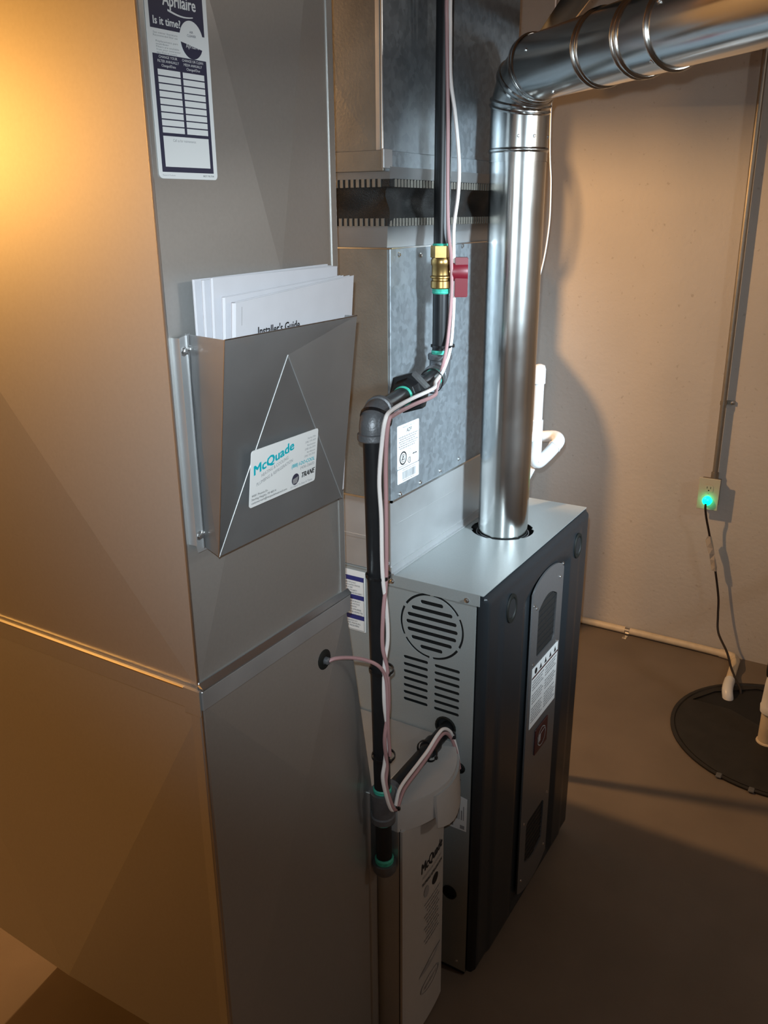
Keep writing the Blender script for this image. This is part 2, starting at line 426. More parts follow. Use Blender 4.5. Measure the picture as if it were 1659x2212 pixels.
pr.text('Aprilaire', ca, cb-0.0085, 0.0042, 'label', 0.019, 'C', lift=0.0012)
pr.text('Research Products', L0, 0.0030, 0.0014, 'greyink', 0.018); pr.text('BEST FILTER', L1, 0.0030, 0.0018, 'ink', 0.017, 'R')
pr.build(stk)

# ------------------------------------------------------------------ return boot (lower)
bo = thing('return_boot', 'galvanised duct boot with folded seam below the return duct', 'duct', (-0.4, 0.10, 0.0))
BY0, BY1 = 0.10, 0.90
zt = 1.108
P = dict(a=(-0.700, zt), b=(-0.343, zt), c=(-0.268, 0.69), d=(-0.268, 0.02), e=(-0.40, 0.02), f=(-0.700, 0.40))
def bp(k, y): return Vector((P[k][0], y, P[k][1]))
bm = B()
v = {k: bm.verts.new(bp(k, BY0)) for k in P}
mid = bm.verts.new((-0.49, BY0-0.016, 0.86))
ks = ['a', 'f', 'e', 'd', 'c', 'b']
for i in range(6): bm.faces.new((v[ks[i]], v[ks[(i+1) % 6]], mid))
obj('front_panel', bm, 'duct', bo)
bm = B()
q = [bm.verts.new(p) for p in (bp('a', BY1), bp('a', BY0), bp('f', BY0), bp('f', BY1))]
apex = bm.verts.new((P['a'][0]-0.040, 0.452, 0.455)); bmid = bm.verts.new((P['f'][0], 0.452, 0.40))
for tri in ((q[0], q[1], apex), (q[1], q[2], apex), (q[2], bmid, apex), (bmid, q[3], apex), (q[3], q[0], apex)): bm.faces.new(tri)
obj('side_panel', bm, 'duct', bo)
bm = B(); v0 = [bm.verts.new(p) for p in (bp('f', BY0), bp('f', BY1), bp('e', BY1), bp('e', BY0))]; bm.faces.new(v0)
obj('sloping_panel', bm, 'duct', bo)
bm = B(); v0 = [bm.verts.new(p) for p in (bp('b', BY0), bp('b', BY1), bp('c', BY1), bp('c', BY0))]; bm.faces.new(v0)
obj('sloping_panel', bm, 'duct', bo)
bm = B(); v0 = [bm.verts.new(bp(k, BY1)) for k in ks]; bm.faces.new(v0); obj('back_panel', bm, 'duct', bo)
bm = B(); box(bm, -0.402, -0.268, BY0, BY1, 0.0, 0.021); obj('bottom_panel', bm, 'duct', bo)
bm = B(); prism(bm, [(-0.7005, 0.095), (-0.7045, 0.102), (-0.7045, 0.118), (-0.7005, 0.118)], 'z', 0.40, zt); obj('corner_seam', bm, 'duct', bo)
bm = B(); cyl(bm, (-0.7025, 0.0985, 0.40), (-0.7025, 0.0985, zt), 0.0018, 8); obj('seam_edge', bm, 'edge', bo, True)
# cleat band where duct and boot join
for nm, a, b_ in (('front', (-0.7075, -0.341, 0.0905, 0.1005), None), ('side', (-0.7120, -0.7035, 0.096, 0.905), None)):
    bm = B(); box(bm, *a, 1.1035, 1.134, 0.0012, 1); obj('cleat_band', bm, 'galv' if nm == 'front' else 'duct', bo)
bm = B(); prism(bm, [(0.0905, 1.1335), (0.0885, 1.1375), (0.0965, 1.1440), (0.0985, 1.1410)], 'x', -0.7065, -0.341); obj('cleat_lip', bm, 'edge', bo)
bm = B(); box(bm, -0.7130, -0.7080, 0.12, 0.905, 1.1325, 1.1360, 0.0008, 1); obj('cleat_lip', bm, 'edge', bo)
bm = B(); prism(bm, [(-0.7135, 0.0905), (-0.7135, 0.120), (-0.7085, 0.120), (-0.7085, 0.0935)], 'z', 1.0975, 1.1365); obj('folded_corner', bm, 'duct', bo)
bm = B(); box(bm, -0.285, -0.262, 0.094, 0.100, 0.02, 0.688, 0.001, 1); obj('flange', bm, 'duct', bo)
bm = B(); lathe(bm, (-0.416, 0.100, 1.042), (0, -1, 0), [(-0.002, 0.0), (-0.002, 0.019), (0.004, 0.0185), (0.007, 0.014), (0.007, 0.0075), (0.001, 0.007), (0.001, 0)], 20)
gm = obj('grommet', bm, 'rubber', bo, True)
bm = B(); lathe(bm, (-0.416, 0.097, 1.042), (0, -1, 0), [(0, 0.007), (0.010, 0.0065), (0.012, 0.004)], 10); obj('connector', bm, 'fitting', gm, True)

# ------------------------------------------------------------------ document pocket
pk = thing('document_pocket', 'sheet metal document pocket with contractor sticker, screwed to the duct', 'pocket', (-0.56, 0.05, 1.34))
px0, px1, pz0, pz1 = -0.697, -0.420, 1.338, 1.612
yt, yb = 0.016, 0.050
bm = B()
a = [bm.verts.new(p) for p in ((px0, yb, pz0), (px1, yb, pz0), (px1, yt, pz1), (px0, yt, pz1))]
cen = bm.verts.new((-0.575, (yt+yb)/2-0.012, 1.578))
for i in range(4): bm.faces.new((a[i], a[(i+1) % 4], cen))
bmesh.ops.solidify(bm, geom=bm.faces[:], thickness=0.0010)
obj('front_panel', bm, 'galv', pk)
for xs, xo in ((px0, -0.678), (px1, -0.424)):
    bm = B(); f = [bm.verts.new(p) for p in ((xs, yb, pz0), (xs, yt, pz1), (xo, 0.0955, pz1), (xo, 0.0955, pz0))]; bm.faces.new(f)
    bmesh.ops.solidify(bm, geom=bm.faces[:], thickness=0.0010); obj('side_panel', bm, 'galv', pk)
bm = B(); f = [bm.verts.new(p) for p in ((px0, yb, pz0), (px1, yb, pz0), (-0.424, 0.0955, pz0), (-0.678, 0.0955, pz0))]; bm.faces.new(f)
bmesh.ops.solidify(bm, geom=bm.faces[:], thickness=0.0010); obj('bottom_panel', bm, 'galv', pk)
bm = B(); prism(bm, [(-0.6955, 1.609), (-0.677, 1.613), (-0.677, 1.334), (-0.6925, 1.334), (-0.6955, 1.344)], 'y', 0.0885, 0.0900); obj('flange', bm, 'galv', pk)
bm = B(); box(bm, -0.6975, -0.6955, 0.0865, 0.0995, 1.345, 1.609); obj('flange_lip', bm, 'galv', pk)
bm = B(); box(bm, -0.6840, -0.6825, 0.0868, 0.0885, 1.338, 1.611); obj('flange_fold', bm, 'edge', pk)
for z in (1.593, 1.357):
    screw(pk, (-0.6895, 0.0885, z), (0, -1, 0), 0.0042); screw(pk, (-0.6800, 0.089, z+0.001), (0.2, -1, 0), 0.0040)
for p, q in (((px0, yb, pz0), (-0.575, (yt+yb)/2-0.012, 1.578)), ((px1, yb, pz0), (-0.575, (yt+yb)/2-0.012, 1.578))):
    bm = B(); cyl(bm, Vector(p)+Vector((0, -0.0003, 0)), Vector(q)+Vector((0, -0.0003, 0)), 0.0008, 6); obj('crease', bm, 'galv', pk)
bm = B(); cyl(bm, (px0, yt, pz1), (px1, yt, pz1), 0.0008, 6); cyl(bm, (px0, yb, pz0), (px0, yt, pz1), 0.0008, 6); obj('bare_edge', bm, 'edge', pk)
tilt = Vector((0, yt-yb, pz1-pz0)).normalized()
def onpk(x, z): return Vector((x, yb+(yt-yb)*(z-pz0)/(pz1-pz0), z))
kf = Frame(onpk(-0.653, 1.392)+Vector((0, -0.0095, 0)), (1, 0, 0), tilt)
KW, KH = 0.143, 0.0775
card = obj('contractor_sticker', plate2d(kf, rrect(0, 0, KW, KH, 0.004), [], 0.0008), 'label', pk, label='white contractor sticker with teal lettering')
pr = Print(kf)
rot = 0.20
pr.text('McQuade', 0.006, 0.0435, 0.0125, 'teal', 0.083, 'L', rot, 0.12, 0.0012, 0.0004)
pr.text('HEATING & COOLING', 0.022, 0.0375, 0.0046, 'greyink', 0.056, 'L', rot, 0.1)
pr.text('PLUMBING & REFRIGERATION', 0.013, 0.0272, 0.0046, 'greyink', 0.076, 'L', rot, 0.1)
for i, (t, c_) in enumerate((('Sterling Office', 'ink'), ('(586) 739-3439', 'greyink'), ('Rochester', 'ink'), ('(248) 656-3939', 'greyink'), ('New Baltimore', 'ink'), ('(586) 725-7010', 'greyink'))):
    pr.text(t, KW-0.005, 0.0665-i*0.0050, 0.0028, 'greyink', 0.024 if i % 2 else 0.019, 'R')
pr.text('(888) I-DO-COOL', KW-0.005, 0.0325, 0.0052, 'teal', 0.052, 'R', 0, 0, 0.0002)
pr.text('(436-2665)', KW-0.005, 0.0262, 0.0042, 'greyink', 0.032, 'R')
pr.poly(circ(0.096, 0.0145, 0.0082, 24), 'navy')
pr.poly([(0.0905, 0.0085), (0.0995, 0.0085), (0.1025, 0.018), (0.0895, 0.0155)], 'greyink', 0.0004)
pr.text('TRANE', 0.108, 0.0130, 0.0072, 'ink', 0.030, 'L', 0.02, 0.25, 0.0006)
pr.text("It's Hard To Stop A Trane.", 0.086, 0.0030, 0.0030, 'greyink', 0.050, 'L', 0, 0.2)
for i, t in enumerate(('44001 Phoenix Dr.', 'Sterling Heights, MI 48314', 'customercare@mcquadeheatcool.com')):
    pr.text(t, 0.0035, 0.0145-i*0.0050, 0.0030, 'ink', (0.033, 0.050, 0.074)[i])
pr.build(card)

# papers standing in the pocket
def booklet(x0, x1, y0, th, zlo, zhi, lean, m, label, name='booklet', curl=0.0, skew=0.0):
    """folded booklet: cover sheets with page block, leaning in the pocket"""
    t = thing(name, label, 'booklet', ((x0+x1)/2, y0, zlo), 'papers in the document pocket')
    n = 12
    def sheet(off, inset, mm, nm):
        bm = B(); rows = []
        for i in range(n+1):
            u = i/n; x = x0+inset+(x1-x0-2*inset)*u
            y = y0+off+curl*math.sin(PI*u)
            rows.append([Vector((x, y, zlo)), Vector((x, y-lean, zhi-inset+skew*(u-0.5)))])
        for i in range(n):
            f = [bm.verts.new(p) for p in (rows[i][0], rows[i+1][0], rows[i+1][1], rows[i][1])]; bm.faces.new(f)
        bmesh.ops.remove_doubles(bm, verts=bm.verts[:], dist=1e-5)
        bmesh.ops.solidify(bm, geom=bm.faces[:], thickness=0.0007)
        return obj(nm, bm, mm, t)
    sheet(0, 0, m, 'front_cover'); sheet(th, 0, m, 'back_cover')
    k = max(1, int(th/0.003))
    for j in range(k): sheet(th*(j+0.5)/k if k > 1 else th*0.5, 0.0018, 'paper2' if j % 2 else 'paper', 'page')
    bm = B(); cyl(bm, (x0, y0+th/2, zlo), (x0, y0+th/2-lean, zhi-skew/2), max(th*0.42, 0.0009), 8); obj('spine', bm, m, t)
    return t
booklet(-0.672, -0.398, 0.0830, 0.003, 1.345, 1.677, 0.004, 'paper', 'rearmost tall white booklet in the document pocket, nearest the duct', skew=0.004)
booklet(-0.668, -0.402, 0.0775, 0.004, 1.345, 1.676, 0.010, 'paper', 'thick grey-edged booklet, second from the duct in the document pocket', skew=0.003)
booklet(-0.664, -0.406, 0.0720, 0.004, 1.345, 1.677, 0.015, 'paper', 'white booklet with a small printed line, in the middle of the pocket', skew=0.000)
booklet(-0.658, -0.408, 0.0655, 0.005, 1.345, 1.660, 0.020, 'paper', 'shorter white booklet right behind the guide in the pocket', skew=0.010)
g = booklet(-0.655, -0.402, 0.0580, 0.007, 1.345, 1.657, 0.026, 'paper', 'foremost white guide booklet with bold title, in the document pocket', name='installation_guide', skew=0.016)
gf = Frame((-0.655, 0.0580-0.026*(1.60-1.345)/0.312-0.0010, 1.60), (1, 0, 0), (0, -0.0833, 1))
pr = Print(gf); pr.text("Installer's Guide", 0.040, 0.006, 0.0105, 'ink', 0.085, 'L', 0, 0, 0.0006); pr.rect(0.009, 0.022, 0.0096, 0.044, 'greyink'); pr.build(g)

# ------------------------------------------------------------------ filter cabinet
fc = thing('filter_cabinet', 'low galvanised air filter cabinet with white bowed door beside the furnace', 'filter cabinet', (-0.13, 0.3, 0.0))
bm = B(); box(bm, -0.262, -0.002, 0.10, 0.76, 0.0, 0.658, 0.002, 1); obj('metal_body', bm, 'galv', fc)
bm = B(); box(bm, -0.252, -0.072, 0.0485, 0.1000, 0.004, 0.60, 0.001, 1); obj('filter_housing', bm, 'duct', fc)
bm = B(); box(bm, -0.2495, -0.0745, 0.0455, 0.0490, 0.010, 0.598); obj('door_gap_shade', bm, 'hole', fc)  # black sheet standing in for the shade in the gap behind the door
bm = B(); box(bm, -0.266, -0.003, 0.0985, 0.103, 0.654, 0.661, 0.001, 1); obj('top_lip', bm, 'edge', fc)
def bow(x0, x1, yb_, depth, n=16, back=0.0):
    pts = [(x0, yb_+back), ] if back else []
    for i in range(n+1):
        u = i/n; pts.append((x0+(x1-x0)*u, yb_-depth*math.sin(PI*u)**0.8))
    if back: pts.append((x1, yb_+back))
    return pts
bm = B(); prism(bm, bow(-0.252, -0.072, 0.0400, 0.0065, back=0.0055), 'z', 0.006, 0.594)
dr = obj('door', bm, 'plastic', fc, True)
bm = B(); prism(bm, bow(-0.254, -0.012, 0.050, 0.050, back=0.048), 'z', 0.592, 0.6555)
cap = obj('door_cap', bm, 'plastic', fc, True)
bm = B(); prism(bm, bow(-0.2535, -0.0125, 0.0498, 0.0495, back=0.048), 'z', 0.6552, 0.6570); obj('cap_rim', bm, 'plastic', cap, True)
# pull tab under the cap
bm = B()
rows = []
for i in range(9):
    u = 0.30+0.62*i/8; x = -0.254+0.242*u; y = 0.050-0.050*math.sin(PI*u)**0.8-0.0012
    zl = 0.578-0.022*math.sin(PI*min(1, (i+0.6)/8.6))
    rows.append([Vector((x, y-0.004, 0.648)), Vector((x, y-0.009, zl)), Vector((x, y-0.006, zl)), Vector((x, y+0.004, 0.646))])
rings(bm, rows); obj('pull_tab', bm, 'plastic', cap, True)
# lettering follows the door front near its middle
df = Frame((-0.205, 0.0322, 0.02), (1, 0, 0), (0, 0, 1))
class BowPrint(Print):
    pass
def bow_p(a, b, c=0.0):
    x = -0.230+a; u = (x+0.252)/0.180
    return Vector((x, 0.0400-0.0065*math.sin(PI*min(max(u, 0), 1))**0.8-0.0003-c, 0.02+b))
df.p = bow_p
pr = Print(df)
pr.text('McQuade', 0.045, 0.420, 0.024, 'ink', 0.100, 'L', 0.03, 0.12, 0.0015)
pr.text('HEATING & COOLING', 0.052, 0.402, 0.007, 'greyink', 0.090)
pr.text('PLUMBING REFRIGERATION', 0.050, 0.384, 0.008, 'ink', 0.095, bold=0.0004)
pr.poly(circ(0.068, 0.360, 0.011, 20, 0.014), 'greyink'); pr.poly(circ(0.110, 0.362, 0.015, 20, 0.013), 'ink')
for i in range(11): pr.greek(0.060+0.006*(i % 3), 0.135-0.008*(i % 2), 0.325-i*0.011, 0.0035, 'greyink', i)
pr.poly([(0.040+0.105*t, 0.140+0.015*t-0.009*math.sin(PI*t)) for t in [i/10 for i in range(11)]] + [(0.040+0.105*t, 0.142+0.015*t+0.009*math.sin(PI*t)) for t in [i/10 for i in range(10, -1, -1)]], 'greyink')
pr.ring(0.092, 0.092, 0.0165, 0.0185, 'greyink', 30, 2.5)
pr.text('aprilaire', 0.060, 0.087, 0.011, 'greyink', 0.064)
pr.build(dr)
screw(fc, (-0.255, 0.25, 0.657), (0, 0, 1), 0.003)

# ------------------------------------------------------------------ furnace
FW, FD, FH = 0.633, 0.72, 1.016
fu = thing('furnace', 'grey gas furnace with charcoal front door and slotted side', 'furnace', (FW/2, FD/2, 0))
sfm = Frame((0, 0.012, 0), (0, 1, 0), (0, 0, 1))   # a = y-0.012, b = z ; normal = +x
Y_ = lambda y: y-0.012
holes = []
cyv, czv, R0, R1 = 0.115, 0.9155, 0.0715, 0.0765
for k in range(6):
    t0 = k*PI/3+PI/6+0.055; t1 = (k+1)*PI/3+PI/6-0.055
    arc = [(Y_(cyv)+R1*math.cos(t0+(t1-t0)*i/12), czv+R1*math.sin(t0+(t1-t0)*i/12)) for i in range(13)]
    arc += [(Y_(cyv)+R0*math.cos(t0+(t1-t0)*i/12), czv+R0*math.sin(t0+(t1-t0)*i/12)) for i in range(12, -1, -1)]
    holes.append(arc)
for i, hw in enumerate((0.027, 0.049, 0.059, 0.062, 0.059, 0.049, 0.027)):
    holes.append(slot(Y_(cyv-hw), Y_(cyv+hw), czv+0.0535-i*0.0178, 0.0088))
for i in range(7):
    holes.append(slot(Y_(0.1225), Y_(0.1835), 0.8265-i*0.0176, 0.0075)); holes.append(slot(Y_(0.0455), Y_(0.1065), 0.8255-i*0.0176, 0.0075))
holes.append(circ(Y_(0.077), 0.681, 0.024, 24)); holes.append(circ(Y_(0.040), 0.588, 0.0125, 16)); holes.append(circ(Y_(0.039), 0.557, 0.0025, 8)); holes.append(circ(Y_(0.058), 0.234, 0.0175, 20))
obj('side_panel', plate2d(sfm, [(0, 0.012), (FD-0.012, 0.012), (FD-0.012, FH-0.002), (0, FH-0.002)], holes, 0.0014, 0.0007), 'paint', fu)
bm = B(); box(bm, FW-0.0015, FW, 0.012, FD, 0.012, FH-0.002); obj('side_panel', bm, 'paint', fu)
bm = B(); box(bm, 0.0015, FW-0.0015, FD-0.0015, FD, 0.012, FH-0.002); obj('back_panel', bm, 'paint', fu)
bm = B(); box(bm, 0.004, FW-0.004, 0.016, FD-0.004, 0.0, 0.014); obj('base_pan', bm, 'dark', fu)
bm = B(); box(bm, 0.0015, FW-0.0015, 0.012, 0.0135, 0.014, FH-0.002); obj('inner_front_panel', bm, 'hole', fu)
bm = B(); box(bm, 0.05, FW-0.05, 0.03, FD-0.05, 0.06, 0.96); obj('dark_liner', bm, 'mesh', fu)  # dark box standing in for the shade seen through the side slots
# lid with flue opening
lf = Frame((0, 0.0, FH), (1, 0, 0), (0, 1, 0))
FXc, FYc = 0.366, 0.117
hole = []
for i in range(60):
    t = 2*PI*i/60; r = 0.076 if i % 10 else 0.0715
    hole.append((FXc+0.008+r*math.cos(t), FYc+0.004+r*math.sin(t)))
obj('lid', plate2d(lf, rrect(-0.002, -0.004, FW+0.002, FD, 0.003), [hole], 0.0016, -0.0008), 'paint', fu)
bm = B(); box(bm, -0.0022, -0.0006, 0.004, 0.222, 0.990, FH-0.0008); obj('lid_flange', bm, 'paint', fu)
bm = B(); box(bm, FW+0.0006, FW+0.0022, 0.004, 0.222, 0.990, FH-0.0008); obj('lid_flange', bm, 'paint', fu)
bm = B(); lathe(bm, (FXc, FYc, 0.90), (0, 0, 1), [(0, 0.064), (0.113, 0.064), (0.113, 0.0625), (0, 0.0625)], 32); obj('flue_collar', bm, 'fitting', fu, True)
for y, z in ((0.211, 1.001), (0.033, 0.998)): screw(fu, (-0.0022, y, z), (-1, 0, 0), 0.0040)
# front door: pressed sheet with a recessed centre channel
bm = B()
NX, NZ = 64, 90
def door_y(x, z):
    r = 0.020
    ex = min(x, FW-x); ez = min(z-0.018, FH-0.004-z)
    e = 0.0
    for q_, rr in ((ex, 0.010), (ez, r)):
        if q_ < rr: e = max(e, rr-math.sqrt(max(0.0, rr*rr-(rr-q_)**2)))
    base = -0.014+e
    def ss(a, b, t):
        t = min(1, max(0, (t-a)/(b-a))); return t*t*(3-2*t)
    arch = 0.955-0.25*((x-0.34)**2)/0.15
    inside = ss(0.148, 0.132, abs(x-0.34))*ss(arch+0.012, arch-0.010, z)*ss(0.030, 0.050, z)
    rib = 0.004*ss(0.060, 0.075, x)*ss(FW-0.060, FW-0.075, x)*ss(0.99, 0.965, z)
    return base+0.009*inside-rib
grid = []
for j in range(NZ+1):
    z = 0.018+(FH-0.022)*(0.5-0.5*math.cos(PI*j/NZ)); row = []
    for i in range(NX+1):
        x = FW*(0.5-0.5*math.cos(PI*i/NX))*0.5+FW*i/NX*0.5
        row.append(bm.verts.new((0.0015+x*(FW-0.003)/FW, door_y(x, z), z)))
    grid.append(row)
for j in range(NZ):
    for i in range(NX): bm.faces.new((grid[j][i], grid[j][i+1], grid[j+1][i+1], grid[j+1][i]))
edge = [grid[0][i] for i in range(NX+1)] + [grid[j][NX] for j in range(1, NZ+1)] + [grid[NZ][i] for i in range(NX-1, -1, -1)] + [grid[j][0] for j in range(NZ-1, 0, -1)]
bk = [bm.verts.new((v_.co.x, 0.0085, v_.co.z)) for v_ in edge]
for i in range(len(edge)): bm.faces.new((edge[i], edge[(i+1) % len(edge)], bk[(i+1) % len(edge)], bk[i]))
fd = obj('front_door', bm, 'dark', fu, True)
for x, z in ((0.113, 0.945), (0.535, 0.945)):
    bm = B(); lathe(bm, (x, -0.0185, z), (0, -1, 0), [(0, 0.0), (0.0, 0.031), (0.003, 0.030), (0.003, 0.024), (0.0005, 0.022), (0.0005, 0)], 24)
    bmesh.ops.scale(bm, vec=(0.85, 1, 1.1), space=Matrix.Translation((-x, 0, -z)), verts=bm.verts[:])
    fh = obj('finger_hole', bm, 'rubber', fd, True)
    bm = B(); lathe(bm, (x, -0.0190, z), (0, -1, 0), [(0, 0), (0, 0.021), (0.0008, 0.021), (0.0008, 0)], 20); obj('opening', bm, 'hole', fd)
# trim plate with two windows
tf = Frame((0.34, -0.0150, 0.5), (1, 0, 0), (0, 0, 1))
outer = [(-0.1+0.2*i/16, 0.405+0.05*math.sqrt(max(0, 1-((i-8)/8.6)**2))) for i in range(17)][::-1]
outer += [(-0.1+0.2*i/16, -0.415-0.045*math.sqrt(max(0, 1-((i-8)/8.6)**2))) for i in range(17)]
w1 = [(-0.06+0.12*i/12, 0.368+0.022*math.sin(PI*i/12)) for i in range(13)][::-1] + rrect(-0.06, 0.244, 0.06, 0.34, 0.012)[12:24]
w2 = [(-0.06+0.12*i/12, -0.362-0.016*math.sin(PI*i/12)) for i in range(13)] + [(0.06, -0.245), (0.05, -0.236), (-0.05, -0.236), (-0.06, -0.245)]
tp = obj('trim_plate', plate2d(tf, outer, [w1, w2], 0.004, 0.002), 'plate', fu, label='grey arched trim plate with two dark windows')
for z0, z1 in ((0.735, 0.900), (0.115, 0.270)):
    bm = B(); box(bm, 0.272, 0.408, -0.0146, -0.0120, z0, z1); win = obj('window_screen', bm, 'mesh', tp)
    bm = B()
    for k in range(10): 
        zz = z0+(z1-z0)*(k+0.5)/10; box(bm, 0.277, 0.403, -0.0160, -0.0146, zz-0.0012, zz+0.0012)
    obj('screen_rib', bm, 'hole', win)['kind'] = 'stuff'
for x, z in ((0.249, 0.893), (0.266, 0.880), (0.415, 0.905), (0.430, 0.935), (0.262, 0.735), (0.418, 0.728), (0.262, 0.275), (0.420, 0.270), (0.262, 0.095), (0.420, 0.098)):
    screw(tp, (x, -0.019, z), (0, -1, 0), 0.0030)
wf = Frame((0.257, -0.0198, 0.557), (1, 0, 0), (0, 0, 1))
wl = obj('warning_label', plate2d(wf, rrect(0, 0, 0.172, 0.168, 0.002), [], 0.0006), 'label', tp, label='white warning label with small pictograms')
pr = Print(wf)
pr.rect(0.0, 0.138, 0.172, 0.1425, 'maroon')
pr.poly(circ(0.024, 0.154, 0.008, 16), 'ink')
for k in range(4): pr.poly([(0.048+k*0.032, 0.146), (0.062+k*0.032, 0.146), (0.055+k*0.032, 0.161)], 'ink')
for c_ in range(2):
    for i in range(16):
        if i not in (4, 9): pr.greek(0.006+c_*0.084, 0.080+c_*0.084-(i % 3)*0.006, 0.128-i*0.0075, 0.0032, 'greyink', i*2+c_)
pr.build(wl)
bm = B(); box(bm, 0.300, 0.384, -0.0225, -0.019, 0.458, 0.532, 0.0015, 1); bd = obj('brand_badge', bm, 'maroon', tp, label='dark square badge with round emblem')
pr = Print(Frame((0.300, -0.0226, 0.458), (1, 0, 0), (0, 0, 1)))
pr.poly([(0.015, 0.025), (0.034, 0.028), (0.036, 0.050), (0.013, 0.048)], 'greyink'); pr.ring(0.042, 0.037, 0.024, 0.027, 'greyink', 24); pr.poly([(0.034, 0.046), (0.066, 0.050), (0.066, 0.053), (0.034, 0.050)], 'greyink'); pr.build(bd)
# labels on the slotted side (sticker frames face -x : u = -y)
def side_frame(y, z): return Frame((-0.0008, y, z), (0, -1, 0), (0, 0, 1))
nf = side_frame(0.430, 0.858)
nl = obj('notice_label', plate2d(nf, rrect(0, 0, 0.149, 0.147, 0.001), [], 0.0006), 'label', fu, label='white notice label with blue bars behind the gas pipe')
pr = Print(nf)
for zb, tx in ((0.122, 'NOTICE'), (0.077, 'AVIS'), (0.028, 'AVISO')):
    pr.rect(0.004, zb, 0.146, zb+0.011, 'blue'); pr.text(tx, 0.100 if tx == 'NOTICE' else 0.094, zb+0.0025, 0.0065, 'label', None, 'R', lift=0.0004)
for i, t in enumerate(('WIRED FOR 24 VOLT.', 'SEE INSTALLATION LITERATURE', 'CHECK LINE', 'POWER POLARITY', 'MUST BE OBSERVED FOR CORRECT', 'OPERATION')):
    pr.text(t, 0.094, 0.115-i*0.0062, 0.0036, 'ink', (0.032, 0.042, 0.022, 0.034, 0.048, 0.016)[i])
for i, t in enumerate(('RACCORDE EN 24 V', 'VOIR LA NOTICE', 'POUR INFORMATION', 'POLARITE APPROPRIEE', 'DOIT ETRE RESPECTEE', 'POUR UN BON USAGE')):
    pr.text(t, 0.096, 0.070-i*0.0066, 0.0036, 'ink', (0.040, 0.038, 0.030, 0.042, 0.046, 0.044)[i])
for i, t in enumerate(('CABLEADO 24 V', 'VER MANUAL', 'SE REQUIERE')): pr.text(t, 0.100, 0.0215-i*0.0062, 0.0036, 'ink', (0.028, 0.036, 0.032)[i])
pr.rect(0.1455, 0.002, 0.1463, 0.134, 'ink'); pr.rect(0.003, 0.002, 0.1463, 0.0027, 'ink')
pr.build(nl)
rf = side_frame(0.085, 0.424)
rl = obj('rating_label', plate2d(rf, [(0, 0), (0.066, 0), (0.066, 0.088), (0.040, 0.092), (0, 0.090)], [], 0.0006), 'label', fu)
pr = Print(rf)
for i in range(7): pr.rect(0.024+i*0.0055, 0.028, 0.0262+i*0.0055+0.001*(i % 2), 0.066-0.006*(i % 3), 'greyink')
pr.rect(0.022, 0.006, 0.033, 0.016, 'greyink'); pr.rect(0.050, 0.004, 0.061, 0.014, 'greyink'); pr.build(rl)
for y, z, r in ((0.077, 0.681, 0.024), (0.040, 0.588, 0.0125), (0.058, 0.234, 0.0175)):
    bm = B(); lathe(bm, (0.001, y, z), (-1, 0, 0), [(-0.004, r*1.0), (0.0, r*1.08), (0.0032, r*1.05), (0.0040, r*0.95), (0.0032, r*0.86), (-0.004, r*0.82)], 20, caps=False)
    obj('hole_bushing', bm, 'rubber', fu, True)
    bm = B(); lathe(bm, (0.006, y, z), (1, 0, 0), [(0, r*1.3), (0.001, r*1.3)], 16); obj('opening', bm, 'hole', fu)
screw(fu, (-0.0005, 0.035, 0.035), (-1, 0, 0), 0.003)

# ------------------------------------------------------------------ evaporator coil case
cc = thing('coil_case', 'spangled galvanised cooling coil case with data label on the furnace', 'coil case', (0.26, 0.48, 1.017))
CX1, CY1 = 0.535, 0.76
bm = B(); box(bm, 0.000, CX1, 0.2140, CY1, 1.0165, 1.188, 0.0015, 1); obj('base_plenum', bm, 'galv', cc)
bm = B(); box(bm, -0.004, CX1+0.004, 0.205, 0.216, 1.0165, 1.0195); box(bm, -0.004, CX1+0.004, 0.2115, 0.2145, 1.0185, 1.033); obj('base_flange', bm, 'galv', cc)
bm = B(); box(bm, -0.0065, CX1, 0.2090, CY1, 1.182, 1.686, 0.0015, 1)
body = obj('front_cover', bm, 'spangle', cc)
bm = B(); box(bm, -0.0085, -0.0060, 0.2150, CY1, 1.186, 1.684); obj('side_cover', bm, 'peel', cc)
bm = B(); box(bm, -0.009, CX1+0.002, 0.2065, 0.2115, 1.1800, 1.1845); box(bm, -0.009, -0.0045, 0.2065, CY1, 1.1800, 1.1845); obj('lower_lip', bm, 'edge', cc)
bm = B(); box(bm, -0.009, CX1+0.002, 0.2070, 0.2120, 1.6830, 1.6855); box(bm, -0.010, -0.0045, 0.2070, CY1, 1.6830, 1.6855); obj('upper_lip', bm, 'edge', cc)
bm = B(); box(bm, 0.020, 0.30, 0.2135, 0.2145, 1.120, 1.124, 0.0004, 1); box(bm, -0.0012, 0.0, 0.24, 0.70, 1.085, 1.092); obj('pressed_rib', bm, 'galv', cc)
for x, z in ((0.026, 1.672), (0.111, 1.667), (0.297, 1.679), (0.303, 1.199), (0.209, 1.194), (0.116, 1.191), (0.030, 1.189)):
    screw(cc, (x, 0.209, z), (0, -1, 0), 0.0036)
screw(cc, (-0.001, 0.222, 1.040), (-0.4, -1, 0), 0.004)
cf = Frame((0.0155, 0.2080, 1.2445), (1, 0, 0), (0, 0, 1))
cl = obj('data_label', plate2d(cf, rrect(0, 0, 0.091, 0.0925, 0.003), [], 0.0006), 'label', cc, label='white data label with round certification marks')
pr = Print(cf)
pr.text('MANUFACTURED BY', 0.022, 0.0845, 0.0035, 'greyink', 0.050); pr.text('ADP', 0.038, 0.0735, 0.0085, 'ink', 0.021, 'L', 0, 0.1)
for i in range(6): pr.greek(0.006+(i % 2)*0.004, 0.086-(i % 3)*0.006, 0.0655-i*0.0048, 0.0022, 'greyink', i+40)
